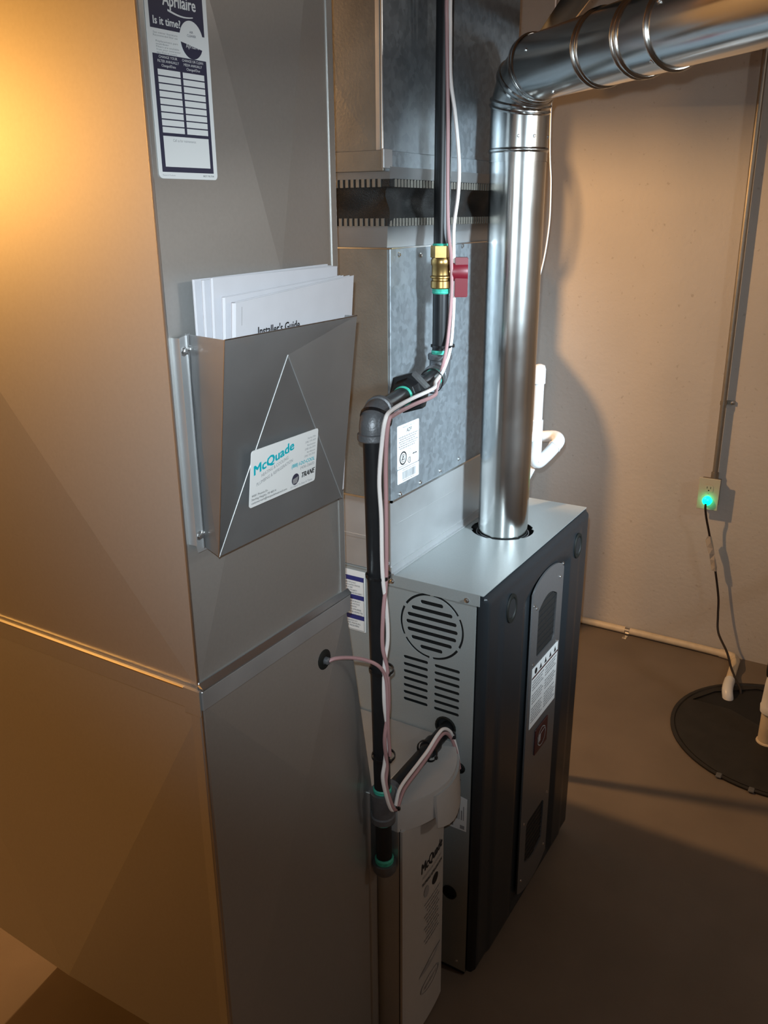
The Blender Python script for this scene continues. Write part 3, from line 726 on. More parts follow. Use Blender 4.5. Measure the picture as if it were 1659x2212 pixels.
pr.ring(0.024, 0.021, 0.0115, 0.0145, 'ink', 28); pr.ring(0.024, 0.021, 0.0075, 0.0085, 'ink', 24)
pr.poly([(0.0185, 0.017), (0.0295, 0.017), (0.024, 0.029)], 'ink'); pr.poly([(0.0218, 0.0188), (0.0262, 0.0188), (0.024, 0.0245)], 'label', 0.0004)
pr.ring(0.0505, 0.029, 0.0068, 0.0076, 'greyink', 20); pr.text('UL', 0.0505, 0.0265, 0.005, 'greyink', 0.006, 'C'); pr.ring(0.072, 0.029, 0.0060, 0.0066, 'greyink', 20)
pr.ring(0.0505, 0.011, 0.0052, 0.0066, 'ink', 18, 1.0, 0.6, 2*PI-0.6); pr.ring(0.0525, 0.011, 0.002, 0.003, 'ink', 12)
pr.greek(0.064, 0.082, 0.0205, 0.0022, 'ink', 3); pr.greek(0.005, 0.042, 0.0035, 0.0016, 'greyink', 4); pr.build(cl)
cf2 = Frame((0.0165, 0.2080, 1.2125), (1, 0, 0), (0, 0, 1))
cb_ = obj('barcode_label', plate2d(cf2, rrect(0, 0, 0.0905, 0.0305, 0.002), [], 0.0006), 'label', cc)
pr = Print(cf2); a = 0.019; r_ = random.Random(3)
while a < 0.076:
    w = r_.choice((0.0006, 0.0006, 0.0012, 0.0018)); pr.rect(a, 0.0065, a+w, 0.0235, 'greyink'); a += w+r_.choice((0.0006, 0.0010, 0.0014))
pr.greek(0.020, 0.075, 0.0260, 0.0015, 'greyink', 5); pr.greek(0.022, 0.070, 0.0030, 0.0018, 'greyink', 6); pr.build(cb_)

# ------------------------------------------------------------------ flexible connector + supply plenum
fx = thing('duct_connector', 'black canvas flexible duct collar with crimped metal strips', 'duct collar', (0.26, 0.48, 1.686))
bm = B(); 
def coll(bm, z0, z1, o0, o1, y0=0.212):
    rows = []
    for z, o in ((z0, o0), (z1, o1)):
        rows.append([Vector(p) for p in ((-0.012-o, y0-o, z), (CX1+o, y0-o, z), (CX1+o, CY1+o, z), (-0.012-o, CY1+o, z))])
    rings(bm, rows, False)
coll(bm, 1.686, 1.734, -0.002, 0.004); bmesh.ops.solidify(bm, geom=bm.faces[:], thickness=0.0015); obj('lower_strip', bm, 'galv', fx)
bm = B(); coll(bm, 1.800, 1.826, 0.014, 0.018); bmesh.ops.solidify(bm, geom=bm.faces[:], thickness=0.0015); obj('upper_strip', bm, 'galv', fx)
# canvas with soft folds
bm = B(); N = 40
def perim(u):
    x0, x1, y0, y1 = -0.016, CX1+0.006, 0.206, CY1+0.006
    L = [(x1-x0), (y1-y0), (x1-x0), (y1-y0)]; T = sum(L); s = u*T
    if s < L[0]: return Vector((x0+s, y0, 0)), Vector((0, -1, 0))
    s -= L[0]
    if s < L[1]: return Vector((x1, y0+s, 0)), Vector((1, 0, 0))
    s -= L[1]
    if s < L[2]: return Vector((x1-s, y1, 0)), Vector((0, 1, 0))
    s -= L[2]; return Vector((x0, y1-s, 0)), Vector((-1, 0, 0))
rows = []; NU = 160
for j in range(9):
    w = j/8; z = 1.728+(1.806-1.728)*w; row = []
    for i in range(NU):
        p, n_ = perim(i/NU); u = i/NU*2*PI
        amp = math.sin(PI*w)
        d_ = amp*(-0.016+0.010*math.sin(7*u+1.0+3*w)+0.006*math.sin(17*u+2-4*w)) + 0.012*w
        row.append(p+n_*d_+Vector((0, 0, z)))
    rows.append(row)
rings(bm, rows, False); obj('canvas_sleeve', bm, 'canvas', fx, True)
# crimped tabs above and below the canvas
bm = B()
for z0, z1, o, in ((1.792, 1.806, 0.0155), (1.724, 1.738, 0.0045)):
    x = -0.012
    while x < CX1:
        box(bm, x, x+0.006, 0.212-o-0.0022, 0.212-o, z0, z1); x += 0.0118
    y = 0.215
    while y < CY1:
        box(bm, -0.012-o-0.0022, -0.012-o, y, y+0.006, z0, z1); y += 0.0118
tabs = obj('crimped_tabs', bm, 'peel', fx); tabs['kind'] = 'stuff'
bm = B()
for z0, z1, o in ((1.7925, 1.8055, 0.0148), (1.7245, 1.7375, 0.0038)):
    box(bm, -0.012-o, CX1+o, 0.212-o-0.0012, 0.212-o+0.0008, z0, z1); box(bm, -0.012-o-0.0012, -0.012-o+0.0008, 0.212-o, CY1+o, z0, z1)
obj('backing_strip', bm, 'canvas', fx)

sp = thing('supply_plenum', 'galvanised supply plenum rising above the canvas collar behind the pipes', 'duct', (0.26, 0.48, 1.826))
SX0, SX1, SY0, SY1 = -0.040, 0.548, 0.204, 0.775
bm = B(); box(bm, SX0, SX1, SY0, SY0+0.0015, 1.828, 2.62)
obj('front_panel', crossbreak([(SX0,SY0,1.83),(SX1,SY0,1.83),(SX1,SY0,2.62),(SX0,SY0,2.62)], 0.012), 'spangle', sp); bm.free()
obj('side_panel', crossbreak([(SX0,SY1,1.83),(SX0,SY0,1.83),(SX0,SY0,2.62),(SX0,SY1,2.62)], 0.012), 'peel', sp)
obj('side_panel', crossbreak([(SX1,SY0,1.83),(SX1,SY1,1.83),(SX1,SY1,2.62),(SX1,SY0,2.62)], 0.004), 'galv', sp)
obj('back_panel', crossbreak([(SX1,SY1,1.83),(SX0,SY1,1.83),(SX0,SY1,2.62),(SX1,SY1,2.62)], 0.004), 'galv', sp)
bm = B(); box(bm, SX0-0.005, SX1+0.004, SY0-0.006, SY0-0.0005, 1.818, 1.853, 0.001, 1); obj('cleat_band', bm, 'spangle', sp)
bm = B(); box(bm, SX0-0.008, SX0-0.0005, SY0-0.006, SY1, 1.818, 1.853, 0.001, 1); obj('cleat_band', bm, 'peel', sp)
bm = B(); box(bm, SX0-0.0105, SX0+0.020, SY0-0.009, SY0-0.004, 1.8225, 1.855, 0.001, 1); obj('folded_corner', bm, 'galv', sp)
bm = B(); cyl(bm, (SX0, SY0, 1.853), (SX0, SY0, 2.62), 0.002, 8); obj('corner_seam', bm, 'edge', sp, True)
bm = B(); box(bm, SX0-0.002, SX0, SY0+0.004, SY0+0.012, 1.853, 2.62); obj('seam_lip', bm, 'galv', sp)

# ------------------------------------------------------------------ flue pipe
fl = thing('flue_pipe', 'shiny metal flue pipe rising from the furnace and turning at an elbow', 'flue pipe', (FXc, FYc, 1.0))
FR = 0.0595
bm = B(); lathe(bm, (FXc, FYc, 0.985), (0, 0, 1), [(0, FR), (0.862, FR), (0.862, FR*0.9), (0, FR*0.94)], 48); obj('vertical_pipe', bm, 'flue', fl, True)
hd = Vector((-0.61, -0.79, 0.0)).normalized(); upv = Vector((0, 0, 1))
def bead(c, d, r=FR, w=0.006, h=0.0035, name='bead'):
    bm = B(); prof = [(-w, r+0.0002)] + [(-w+2*w*i/8, r+h*math.sin(PI*i/8)) for i in range(1, 8)] + [(w, r+0.0002), (w, r-0.002), (-w, r-0.002)]
    lathe(bm, c, d, prof, 48, caps=False); return obj(name, bm, 'flue', fl, True)
z_el = 1.845
base = Vector((FXc, FYc, 1.885))
# adjustable elbow: sections meeting on mitred planes
segs = [Vector((FXc, FYc, z_el))]
def sec(p, d, L): return p + d*L
Rb = 0.085; center = Vector((FXc, FYc, 1.945)) + hd*Rb
angs = [0, PI/6, PI/3, PI/2]
def elb(t): return center - hd*Rb*math.cos(t) + upv*Rb*math.sin(t)
def eld(t): return (hd*math.sin(t) + upv*math.cos(t)).normalized()
path = [(Vector((FXc, FYc, 1.846)), upv)]
def rowring(c, n, r):
    n = n.normalized(); side = hd.cross(upv).normalized(); w = n.cross(side).normalized()
    return [c + (side*math.cos(2*PI*k/48) + w*math.sin(2*PI*k/48))*r for k in range(48)]
# vertices of the polyline: tangents between the gore planes
gores = [Vector((FXc, FYc, 1.846)), elb(PI/12)-eld(PI/12)*0, elb(PI/4), elb(5*PI/12)]
nodes = [Vector((FXc, FYc, 1.846))]
dirs = [upv, eld(PI/6), eld(PI/3), hd]
cur = Vector((FXc, FYc, 1.955)); nodes.append(cur)
k_ = 2*Rb*math.tan(PI/12)
cur = cur + dirs[1]*k_; nodes.append(cur)
cur = cur + dirs[2]*k_; nodes.append(cur)
flat0 = cur
for i in range(3):
    a, b_ = nodes[i], nodes[i+1]
    n0 = dirs[i] if i == 0 else (dirs[i-1]+dirs[i]); n1 = dirs[i]+dirs[i+1]
    def cut(c, n, d):   # ellipse where the section cylinder meets plane (c, n)
        n = n.normalized(); side = hd.cross(upv).normalized(); w = d.cross(side).normalized(); out = []
        for k in range(48):
            off = (side*math.cos(2*PI*k/48) + w*math.sin(2*PI*k/48))*(FR+0.0012)
            out.append(c + off - d*(off.dot(n)/d.dot(n)))
        return out
    bm = B(); r0 = cut(a, n0, dirs[i]); r1 = cut(b_, n1, dirs[i]); rings(bm, [r0, r1], False)
    obj('elbow_section', bm, 'flue', fl, True)
for i in (1, 2, 3):
    n = (dirs[i-1]+dirs[i]).normalized(); side = hd.cross(upv).normalized(); w = n.cross(side).normalized()
    for off, rr in ((-0.0055, 0.0042), (0.0055, 0.0046)):
        bm = B(); rows = []
        for k in range(48):
            t = 2*PI*k/48; rad = (side*math.cos(t)*FR + w*math.sin(t)*FR*1.035); c = nodes[i]+n*off+rad; rn = rad.normalized()
            rows.append([c + (rn*math.cos(2*PI*j/8)+n*math.sin(2*PI*j/8))*rr for j in range(8)])
        rings(bm, rows, False, loop=True); obj('elbow_bead', bm, 'flue', fl, True)
bead((FXc, FYc, 1.868), (0, 0, 1)); 
q0 = flat0
for L0_, L1_, rr in ((0.0, 0.230, FR+0.0012), (0.225, 0.342, FR+0.0026), (0.338, 0.425, FR+0.0014), (0.420, 1.30, FR)):
    bm = B(); lathe(bm, q0+hd*L0_, hd, [(0, rr), (L1_-L0_, rr), (L1_-L0_, rr-0.004), (0, rr-0.004)], 48, caps=False); obj('horizontal_pipe', bm, 'flue', fl, True)
for L_ in (0.218, 0.231, 0.333, 0.344, 0.420): bead(q0+hd*L_, hd, FR+0.0016, 0.0042, 0.0040)
sd = hd.cross(upv).normalized()
cdir = (CAM-q0).normalized()
for L_, a_ in ((0.050, 0.35), (0.440, 0.45), (0.410, -0.95), (0.10, -1.2)):
    nn = (-sd*math.cos(a_)+upv*math.sin(a_)) if (-sd).dot(cdir) > 0 else (sd*math.cos(a_)+upv*math.sin(a_))
    screw(fl, q0+hd*L_+nn*FR, nn, 0.0036)
for a_ in (-2.75, -2.20, -1.35):
    nn = Vector((math.cos(a_), math.sin(a_), 0)); screw(fl, Vector((FXc, FYc, 1.893))+nn*FR, nn, 0.0034)
for a_, z in ((-2.75, 1.985), (-2.5, 2.01)):
    nn = Vector((math.cos(a_), math.sin(a_), 0)); screw(fl, Vector((FXc, FYc, z-0.03))+nn*FR, nn, 0.003)

# ------------------------------------------------------------------ gas line
gl = thing('gas_line', 'black iron gas pipe with elbows, union and capped drip leg', 'gas pipe', (-0.28, 0.07, 0.48))
GR = 0.0160
U = Vector((0.098, 0.155, 1.437)); Lw = Vector((-0.299, 0.070, 1.440)); T = Vector((-0.276, 0.070, 0.665))
hv = (Lw-U).normalized(); lv = (T-Lw).normalized()
def pipe(p, q, r=GR, nm='pipe', m='iron'):
    bm = B(); cyl(bm, p, q, r, 24); return obj(nm, bm, m, gl, True)
def elbow(c, d0, d1, nm='elbow'):
    """d0, d1 unit directions from the corner toward the two pipe ends"""
    d0, d1 = Vector(d0).normalized(), Vector(d1).normalized(); Rr = 0.024
    ang = d0.angle(d1); bis = (d0+d1).normalized(); bm = B()
    tl = Rr/math.tan(ang/2); pc = c + bis*(Rr/math.sin(ang/2))
    p0, p1 = c+d0*tl, c+d1*tl
    a = (p0-pc).normalized(); b_ = ((p1-pc) - a*((p1-pc).dot(a))).normalized(); tot = (p0-pc).angle(p1-pc)
    pts = [p0+d0*0.010] + arc_pts(pc, a, b_, Rr, 0, tot, 10) + [p1+d1*0.010]
    tube(bm, pts, 0.0215, 20, 1)
    e = obj(nm, bm, 'fitting', gl, True)
    for p, d in ((p0, d0), (p1, d1)):
        bm = B(); lathe(bm, p+d*0.004, d, [(0, 0.021), (0.002, 0.0245), (0.011, 0.0250), (0.013, 0.0235), (0.013, 0.015)], 24); obj('fitting_band', bm, 'fitting', e, True)
    return e
def paste(p, d, w=0.009, r=GR+0.0012):
    bm = B(); lathe(bm, p, d, [(0, r*0.96), (w*0.25, r*1.06), (w*0.5, r*1.0), (w*0.75, r*1.05), (w, r*0.97)], 20); return obj('green_sealant', bm, 'paste', gl, True)
pipe((0.098, 0.155, 2.62), (0.098, 0.155, 1.688), nm='upper_pipe')
pipe((0.098, 0.155, 1.604), U+Vector((0, 0, 0.03)), nm='upper_pipe')
pipe(U+hv*0.03, Lw-hv*0.03, nm='nipple'); pipe(Lw+lv*0.03, T, nm='lower_pipe')
elbow(U, (0, 0, 1), hv); elbow(Lw, -hv, lv)
paste(U+Vector((0, 0, 0.0365)), (0, 0, 1), 0.012); paste(U+hv*0.0365, hv, 0.010); paste(Lw-hv*0.045, hv, 0.008, GR+0.0006); paste(Lw+lv*0.0365, lv, 0.007)
paste((0.098, 0.155, 1.596), (0, 0, 1), 0.010); paste((0.098, 0.155, 1.685), (0, 0, 1), 0.006)
# union
um = U+hv*0.205
bm = B(); lathe(bm, um-hv*0.011, hv, [(0, 0.034), (0.001, 0.0385), (0.021, 0.0385), (0.022, 0.034)], 6, ph=0.3); un = obj('union_nut', bm, 'iron', gl)
bm = B(); lathe(bm, um-hv*0.040, hv, [(0, 0.0245), (0.001, 0.0265), (0.020, 0.0265), (0.031, 0.029)], 8); obj('union_end', bm, 'iron', gl)
bm = B(); lathe(bm, um+hv*0.010, hv, [(0, 0.029), (0.008, 0.0255), (0.026, 0.0250), (0.027, 0.0235)], 8); obj('union_end', bm, 'iron', gl)
paste(um+hv*0.036, hv, 0.008); paste(um-hv*0.049, hv, 0.008)
# tee, branch into the furnace, drip leg and cap
bm = B(); lathe(bm, T-lv*0.034, lv, [(0, 0.0155), (0, 0.0245), (0.012, 0.0245), (0.014, 0.0215), (0.054, 0.0215), (0.056, 0.0245), (0.068, 0.0245), (0.068, 0.0155)], 24); te = obj('tee', bm, 'fitting', gl, True)
br = Vector((1, 0.012, 0.0135)).normalized(); Tb = T+Vector((0, 0, 0.010))
bm = B(); lathe(bm, Tb, br, [(0, 0.0215), (0.024, 0.0215), (0.026, 0.0245), (0.037, 0.0245), (0.037, 0.0155)], 24); obj('tee_outlet', bm, 'fitting', te, True)
pipe(Tb+br*0.02, Tb+br*0.285, 0.0155, 'branch_pipe')
bm = B(); lathe(bm, Tb+br*0.185, br, [(0, 0.0158), (0.001, 0.0195), (0.028, 0.0195), (0.029, 0.0158)], 20); obj('coupling', bm, 'iron', gl, True)
pipe(T+lv*0.02, T+lv*0.145, GR, 'drip_leg')
paste(T-lv*0.043, lv, 0.011); paste(T+lv*0.036, lv, 0.006); paste(T+lv*0.125, lv, 0.014, GR+0.002)
bm = B(); lathe(bm, T+lv*0.138, lv, [(0, 0.0165), (0, 0.0235), (0.018, 0.0235), (0.024, 0.020), (0.0265, 0.010), (0.027, 0)], 24); obj('pipe_cap', bm, 'fitting', gl, True)

# gas shut-off valve
gv = thing('gas_valve', 'brass gas shut-off valve with red handle on the vertical pipe', 'valve', (0.098, 0.155, 1.606))
vx, vy = 0.098, 0.155
bm = B(); lathe(bm, (vx, vy, 1.664), (0, 0, 1), [(0, 0.0195), (0.001, 0.0215), (0.0225, 0.0215), (0.0235, 0.019)], 6, ph=0.4); obj('hex_end', bm, 'brass', gv)
bm = B(); lathe(bm, (vx, vy, 1.606), (0, 0, 1), [(0, 0.0185), (0.002, 0.0205), (0.014, 0.0205), (0.016, 0.0185), (0.019, 0.0185), (0.021, 0.0215), (0.0235, 0.0215), (0.026, 0.0190), (0.043, 0.0190), (0.046, 0.0205), (0.054, 0.0205), (0.058, 0.0185)], 24); obj('body', bm, 'brass', gv, True)
hdv = Vector((0.45, -0.89, 0)).normalized(); sdv = Vector((0.89, 0.45, 0)).normalized()
vc = Vector((vx, vy, 1.638))
bm = B(); lathe(bm, vc+hdv*0.016, hdv, [(0, 0.011), (0.010, 0.011), (0.010, 0.008), (0.018, 0.008)], 16); obj('stem', bm, 'brass', gv, True)
bm = B(); lathe(bm, vc+hdv*0.018, hdv, [(0, 0.014), (0.001, 0.0185), (0.032, 0.0190), (0.034, 0.0175), (0.034, 0.0115), (0.027, 0.0105)], 24)
hb = obj('handle_hub', bm, 'red', gv, True)
def hbox(s0, s1, d0, d1, z0, z1, taper=1.0):
    bm = B(); vs = []
    for zz, kk in ((z0, taper), (z1, 1.0)):
        for s_, dd in ((s0, d0), (s1, d0), (s1, d1), (s0, d1)):
            vs.append(bm.verts.new(vc + sdv*s_*kk + hdv*dd + Vector((0, 0, zz))))
    for f in ((0,1,2,3),(4,7,6,5),(0,4,5,1),(1,5,6,2),(2,6,7,3),(3,7,4,0)): bm.faces.new([vs[i] for i in f])
    bmesh.ops.bevel(bm, geom=bm.edges[:], offset=0.0015, segments=2, affect='EDGES'); return bm
obj('lever', hbox(-0.0145, 0.0145, 0.026, 0.052, -0.048, -0.008, 0.85), 'red', gv)
obj('lever_stub', hbox(-0.013, 0.013, 0.026, 0.052, 0.008, 0.027), 'red', gv)
bm = B(); lathe(bm, vc+hdv*0.045, hdv, [(0, 0.008), (0.004, 0.008), (0.005, 0.006), (0.003, 0.003), (0.003, 0)], 12); obj('screw', bm, 'zinc', hb, True)

# ------------------------------------------------------------------ control cables and ties
white = [(0.073,0.132,2.60),(0.073,0.132,2.14),(0.075,0.132,2.056),(0.076,0.130,1.975),(0.081,0.122,1.914),(0.086,0.115,1.836),(0.085,0.115,1.780),(0.096,0.128,1.722),(0.104,0.131,1.663),(0.108,0.131,1.592),(0.098,0.131,1.498),(0.046,0.120,1.456),(-0.035,0.094,1.448),(-0.085,0.072,1.446),(-0.183,0.062,1.446),(-0.285,0.041,1.448),(-0.313,0.036,1.438),(-0.311,0.044,1.397),(-0.310,0.050,1.334),(-0.308,0.048,1.270),(-0.307,0.047,1.170),(-0.298,0.045,1.097),(-0.295,0.045,1.038),(-0.302,0.048,0.988),(-0.305,0.047,0.917),(-0.298,0.045,0.846),(-0.302,0.049,0.786),(-0.312,0.047,0.753),(-0.303,0.038,0.692),(-0.288,0.036,0.680),(-0.252,0.045,0.698),(-0.179,0.047,0.707),(-0.140,0.046,0.715),(-0.097,0.046,0.728),(-0.063,0.048,0.722),(-0.028,0.048,0.690),(-0.008,0.044,0.636),(-0.002,0.040,0.592)]
pink = [(0.063,0.134,2.60),(0.063,0.134,2.139),(0.066,0.134,2.054),(0.071,0.132,1.914),(0.075,0.132,1.780),(0.079,0.131,1.714),(0.090,0.130,1.663),(0.096,0.131,1.593),(0.085,0.133,1.499),(0.030,0.118,1.449),(-0.042,0.088,1.437),(-0.090,0.068,1.434),(-0.184,0.058,1.436),(-0.281,0.038,1.440),(-0.304,0.036,1.431),(-0.299,0.044,1.364),(-0.297,0.045,1.284),(-0.298,0.045,1.167),(-0.308,0.046,1.094),(-0.309,0.047,1.031),(-0.299,0.044,0.981),(-0.295,0.044,0.904),(-0.308,0.045,0.842),(-0.299,0.046,0.777),(-0.306,0.044,0.741),(-0.298,0.034,0.689),(-0.281,0.034,0.678),(-0.241,0.042,0.690),(-0.176,0.043,0.699),(-0.134,0.044,0.706),(-0.094,0.044,0.718),(-0.063,0.046,0.712),(-0.036,0.046,0.686),(-0.016,0.042,0.640),(-0.004,0.038,0.590)]
def cable(name, pts, r, m, label, cat='cable', sub=7):
    bm = B(); tube(bm, pts, r, 8, sub); o = obj(name, bm, m, None, True); return tag(o, label, cat)
cable('control_cable', white, 0.0036, 'white_wire', 'white thin control cable tied along the black gas pipe')
cable('control_cable', pink, 0.0036, 'pink_wire', 'dusky pink thin control cable tied along the black gas pipe')
cable('sensor_cable', [(-0.416, 0.088, 1.042), (-0.404, 0.080, 1.044), (-0.373, 0.070, 1.033), (-0.345, 0.058, 1.018), (-0.325, 0.045, 1.000), (-0.310, 0.041, 0.972), (-0.304, 0.041, 0.930), (-0.302, 0.041, 0.86), (-0.296, 0.041, 0.80)], 0.0033, 'pink_wire', 'short pink cable from the duct grommet to the gas pipe')
def tie(c, d, r, label, asp=1.0, off=(0, 0, 0), w=0.0024, head=0.4):
    d, u, v = frame_of(d); c = Vector(c)+Vector(off)
    bm = B(); n = 32; rows = []
    for k in range(n):
        t = 2*PI*k/n; rad = u*math.cos(t)+v*math.sin(t)*asp; rn = rad.normalized(); p = c+rad*r
        rows.append([p+d*a_*w+rn*b_*0.0009 for a_, b_ in ((-1, -1), (1, -1), (1, 1), (-1, 1))])
    rings(bm, rows, False, loop=True)
    t_ = thing('cable_tie', label, 'cable tie', c, 'black cable ties on the gas pipe')
    obj('strap', bm, 'blacktie', t_)
    hp = c+(u*math.cos(head)+v*math.sin(head)*asp)*r; bm = B()
    box(bm, hp.x-0.003, hp.x+0.003, hp.y-0.003, hp.y+0.003, hp.z-0.003, hp.z+0.003, 0.0006, 1); obj('lock_head', bm, 'blacktie', t_)
    return t_
tie((0.100, 0.149, 1.494), (0, 0, 1), 0.0215, 'black cable tie below the red gas valve handle', 1.1)
tie(U+hv*0.092+Vector((0.000, -0.010, 0.002)), hv, 0.0225, 'black cable tie between the gas union and the upper elbow', 1.05)
tie(Lw+(-hv+lv)*0.006+Vector((0, -0.006, 0)), (hv+lv).normalized(), 0.0255, 'black cable tie wrapped around the lower grey gas elbow', 1.15)
def lp(z): t = (z-Lw.z)/(T.z-Lw.z); return Lw+(T-Lw)*t
tie(lp(1.158)+Vector((-0.003, -0.006, 0)), lv, 0.0215, 'black cable tie on the gas pipe just above the furnace lid level')
tie(lp(0.971)+Vector((-0.003, -0.007, 0)), lv, 0.0220, 'black cable tie where the short pink cable joins the gas pipe')
tie(lp(0.785)+Vector((-0.004, -0.007, 0)), lv, 0.0218, 'lowest black cable tie on the vertical gas pipe')
tie((-0.286, 0.037, 0.680), (0.7, 0, 0.7), 0.0075, 'small black cable tie bundling both cables at the tee')
tie((-0.110, 0.063, 0.690), (1, 0, 0.1), 0.0225, 'black cable tie halfway along the sloping branch pipe', 1.15)
tie((-0.030, 0.047, 0.688), (0.8, 0, -0.6), 0.0085, 'black cable tie beside the furnace gas opening')
cable('thin_wire', [(1.0, 0.300, 2.60), (1.0, 0.294, 1.986), (1.0, 0.283, 1.819), (1.0, 0.283, 1.695), (1.0, 0.304, 1.566), (0.99, 0.35, 1.45), (0.95, 0.42, 1.36)], 0.0022, 'white_wire', 'thin pale wire hanging behind the flue pipe')

# ------------------------------------------------------------------ condensate trap (white PVC)
ct = thing('condensate_trap', 'white PVC condensate trap with capped riser behind the flue', 'drain trap', (0.72, 0.18, 1.0))
tx, ty = 0.72, 0.180
def pv(p, q, r, nm, par=ct, m='pvc'):
    bm = B(); cyl(bm, p, q, r, 20); return obj(nm, bm, m, par, True)
bm = B(); lathe(bm, (tx, ty, 1.312), (0, 0, 1), [(0, 0.0175), (0.038, 0.0172), (0.048, 0.0140), (0.051, 0.006), (0.0515, 0)], 24); obj('cap', bm, 'pvc', ct, True)
pv((tx, ty, 1.12), (tx, ty, 1.33), 0.0145, 'riser')
bm = B(); lathe(bm, (tx, ty, 1.125), (0, 0, 1), [(0, 0.0145), (0, 0.0175), (0.086, 0.0175), (0.087, 0.0145)], 24); obj('tee_body', bm, 'pvc', ct, True)
bm = B(); tube(bm, [(tx, ty, 1.130), (tx, ty, 1.102), (tx+0.004, ty-0.008, 1.090), (tx+0.016, ty-0.024, 1.106), (tx+0.030, ty-0.041, 1.130), (tx+0.052, ty-0.047, 1.146), (tx+0.078, ty-0.025, 1.150), (tx+0.082, ty+0.02, 1.142)], 0.0172, 16, 5); obj('trap_bend', bm, 'pvc', ct, True)
bm = B(); lathe(bm, (tx+0.032, ty-0.042, 1.132), (0.7, -0.35, 0.5), [(0, 0.0172), (0.0, 0.0190), (0.003, 0.0190), (0.003, 0.0172)], 20); obj('bend_collar', bm, 'pvc', ct, True)
pv((tx-0.19, ty+0.09, 1.165), (tx, ty, 1.165), 0.0145, 'coil_outlet')
bm = B(); tube(bm, [(tx+0.082, ty+0.02, 1.142), (tx+0.075, ty+0.10, 1.130), (tx+0.06, ty+0.15, 1.08), (tx+0.06, ty+0.155, 0.9), (tx+0.06, ty+0.155, 0.5), (tx+0.06, ty+0.155, 0.03)], 0.0140, 14, 6); obj('down_pipe', bm, 'pvc', ct, True)
bm = B(); tube(bm, [(tx-0.004, ty+0.012, 1.075), (tx-0.010, ty+0.03, 1.03), (tx-0.012, ty+0.05, 0.97)], 0.0165, 14, 6); obj('lower_elbow', bm, 'pvc', ct, True)
pf = Frame((tx+0.018, ty-0.032, 1.083), (0.66, -0.52, 0.54), (-0.5, 0.1, 0.8))

# ------------------------------------------------------------------ things on the far wall
cd = thing('electrical_conduit', 'thin vertical metal conduit on the wall above the outlet', 'conduit', (1.96, -0.09, 0.77))
bm = B(); cyl(bm, (1.956, -0.092, 0.765), (1.956, -0.080, 2.62), 0.0105, 16); obj('tube', bm, 'conduit', cd, True)
bm = B(); lathe(bm, (1.956, -0.092, 0.755), (0, 0, 1), [(0, 0.0145), (0.026, 0.0145), (0.027, 0.011)], 12); obj('box_connector', bm, 'conduit', cd, True)
bm = B(); lathe(bm, (1.956, -0.0902, 1.049), (0, 0, 1), [(0, 0.0108), (0, 0.0125), (0.014, 0.0125), (0.014, 0.0108)], 16); box(bm, 1.970, XW-0.0005, -0.128, -0.085, 1.049, 1.063); obj('strap', bm, 'conduit', cd)
screw(cd, (1.9695, -0.119, 1.056), (-1, 0, 0), 0.0045)
ou = thing('wall_outlet', 'ivory duplex electrical outlet with surface box on the wall', 'outlet', (1.95, -0.08, 0.63))
bm = B(); box(bm, 1.934, XW-0.0005, -0.116, -0.046, 0.642, 0.752, 0.003, 2); obj('surface_box', bm, 'conduit', ou)
bm = B(); box(bm, 1.928, 1.9338, -0.121, -0.041, 0.633, 0.761, 0.002, 2); pl_ = obj('cover_plate', bm, 'ivory', ou)
for zc in (0.720, 0.672):
    bm = B(); prism(bm, [(y-0.081, z+zc) for y, z in rrect(-0.0165, -0.0145, 0.0165, 0.0145, 0.008)], 'x', 1.9262, 1.9285); rc = obj('receptacle', bm, 'ivory', ou)
    if zc > 0.7:
        for dy in (-0.0065, 0.0065):
            bm = B(); box(bm, 1.9257, 1.9264, -0.081+dy-0.0011, -0.081+dy+0.0011, zc+0.000, zc+0.008); obj('slot', bm, 'hole', rc)
        bm = B(); lathe(bm, (1.9264, -0.081, zc-0.007), (-1, 0, 0), [(0, 0.0026), (0.0007, 0.0026)], 10); obj('ground_slot', bm, 'hole', rc)
screw(ou, (1.9282, -0.081, 0.697), (-1, 0, 0), 0.002)
pc = thing('power_cord', 'dark power cord with green lit plug hanging from the outlet', 'power cord', (1.92, -0.08, 0.66))
bm = B(); lathe(bm, (1.926, -0.081, 0.672), (-1, 0, 0), [(0, 0.0185), (0.010, 0.0180), (0.018, 0.0150), (0.022, 0.008), (0.022, 0)], 20); obj('lit_plug', bm, 'glow', pc, True, label='glowing green plug')
bm = B(); tube(bm, [(1.906, -0.080, 0.664), (1.904, -0.081, 0.645), (1.915, -0.088, 0.60), (1.925, -0.105, 0.532), (1.93, -0.118, 0.47), (1.93, -0.142, 0.390), (1.93, -0.168, 0.274), (1.915, -0.178, 0.20), (1.89, -0.192, 0.137), (1.83, -0.242, 0.090), (1.80, -0.268, 0.045), (1.735, -0.300, 0.030), (1.70, -0.325, 0.012), (1.675, -0.335, -0.05)], 0.0045, 8, 6); obj('cord', bm, 'cord', pc, True)
bm = B()
rows = []
for i, (y, z, w, tw) in enumerate(((-0.106, 0.527, 0.006, 0.2), (-0.108, 0.505, 0.016, 0.5), (-0.116, 0.480, 0.014, 0.1), (-0.124, 0.455, 0.012, -0.4), (-0.131, 0.430, 0.011, 0.3), (-0.138, 0.405, 0.013, 0.6), (-0.141, 0.385, 0.010, 0.2))):
    c = Vector((1.926, y, z)); a_ = Vector((math.sin(tw), math.cos(tw), 0)); b_ = Vector((math.cos(tw), -math.sin(tw), 0))
    rows.append([c+a_*w+b_*0.0055, c-a_*w*0.7+b_*0.0055, c-a_*w*0.7-b_*0.0055, c+a_*w-b_*0.0055])
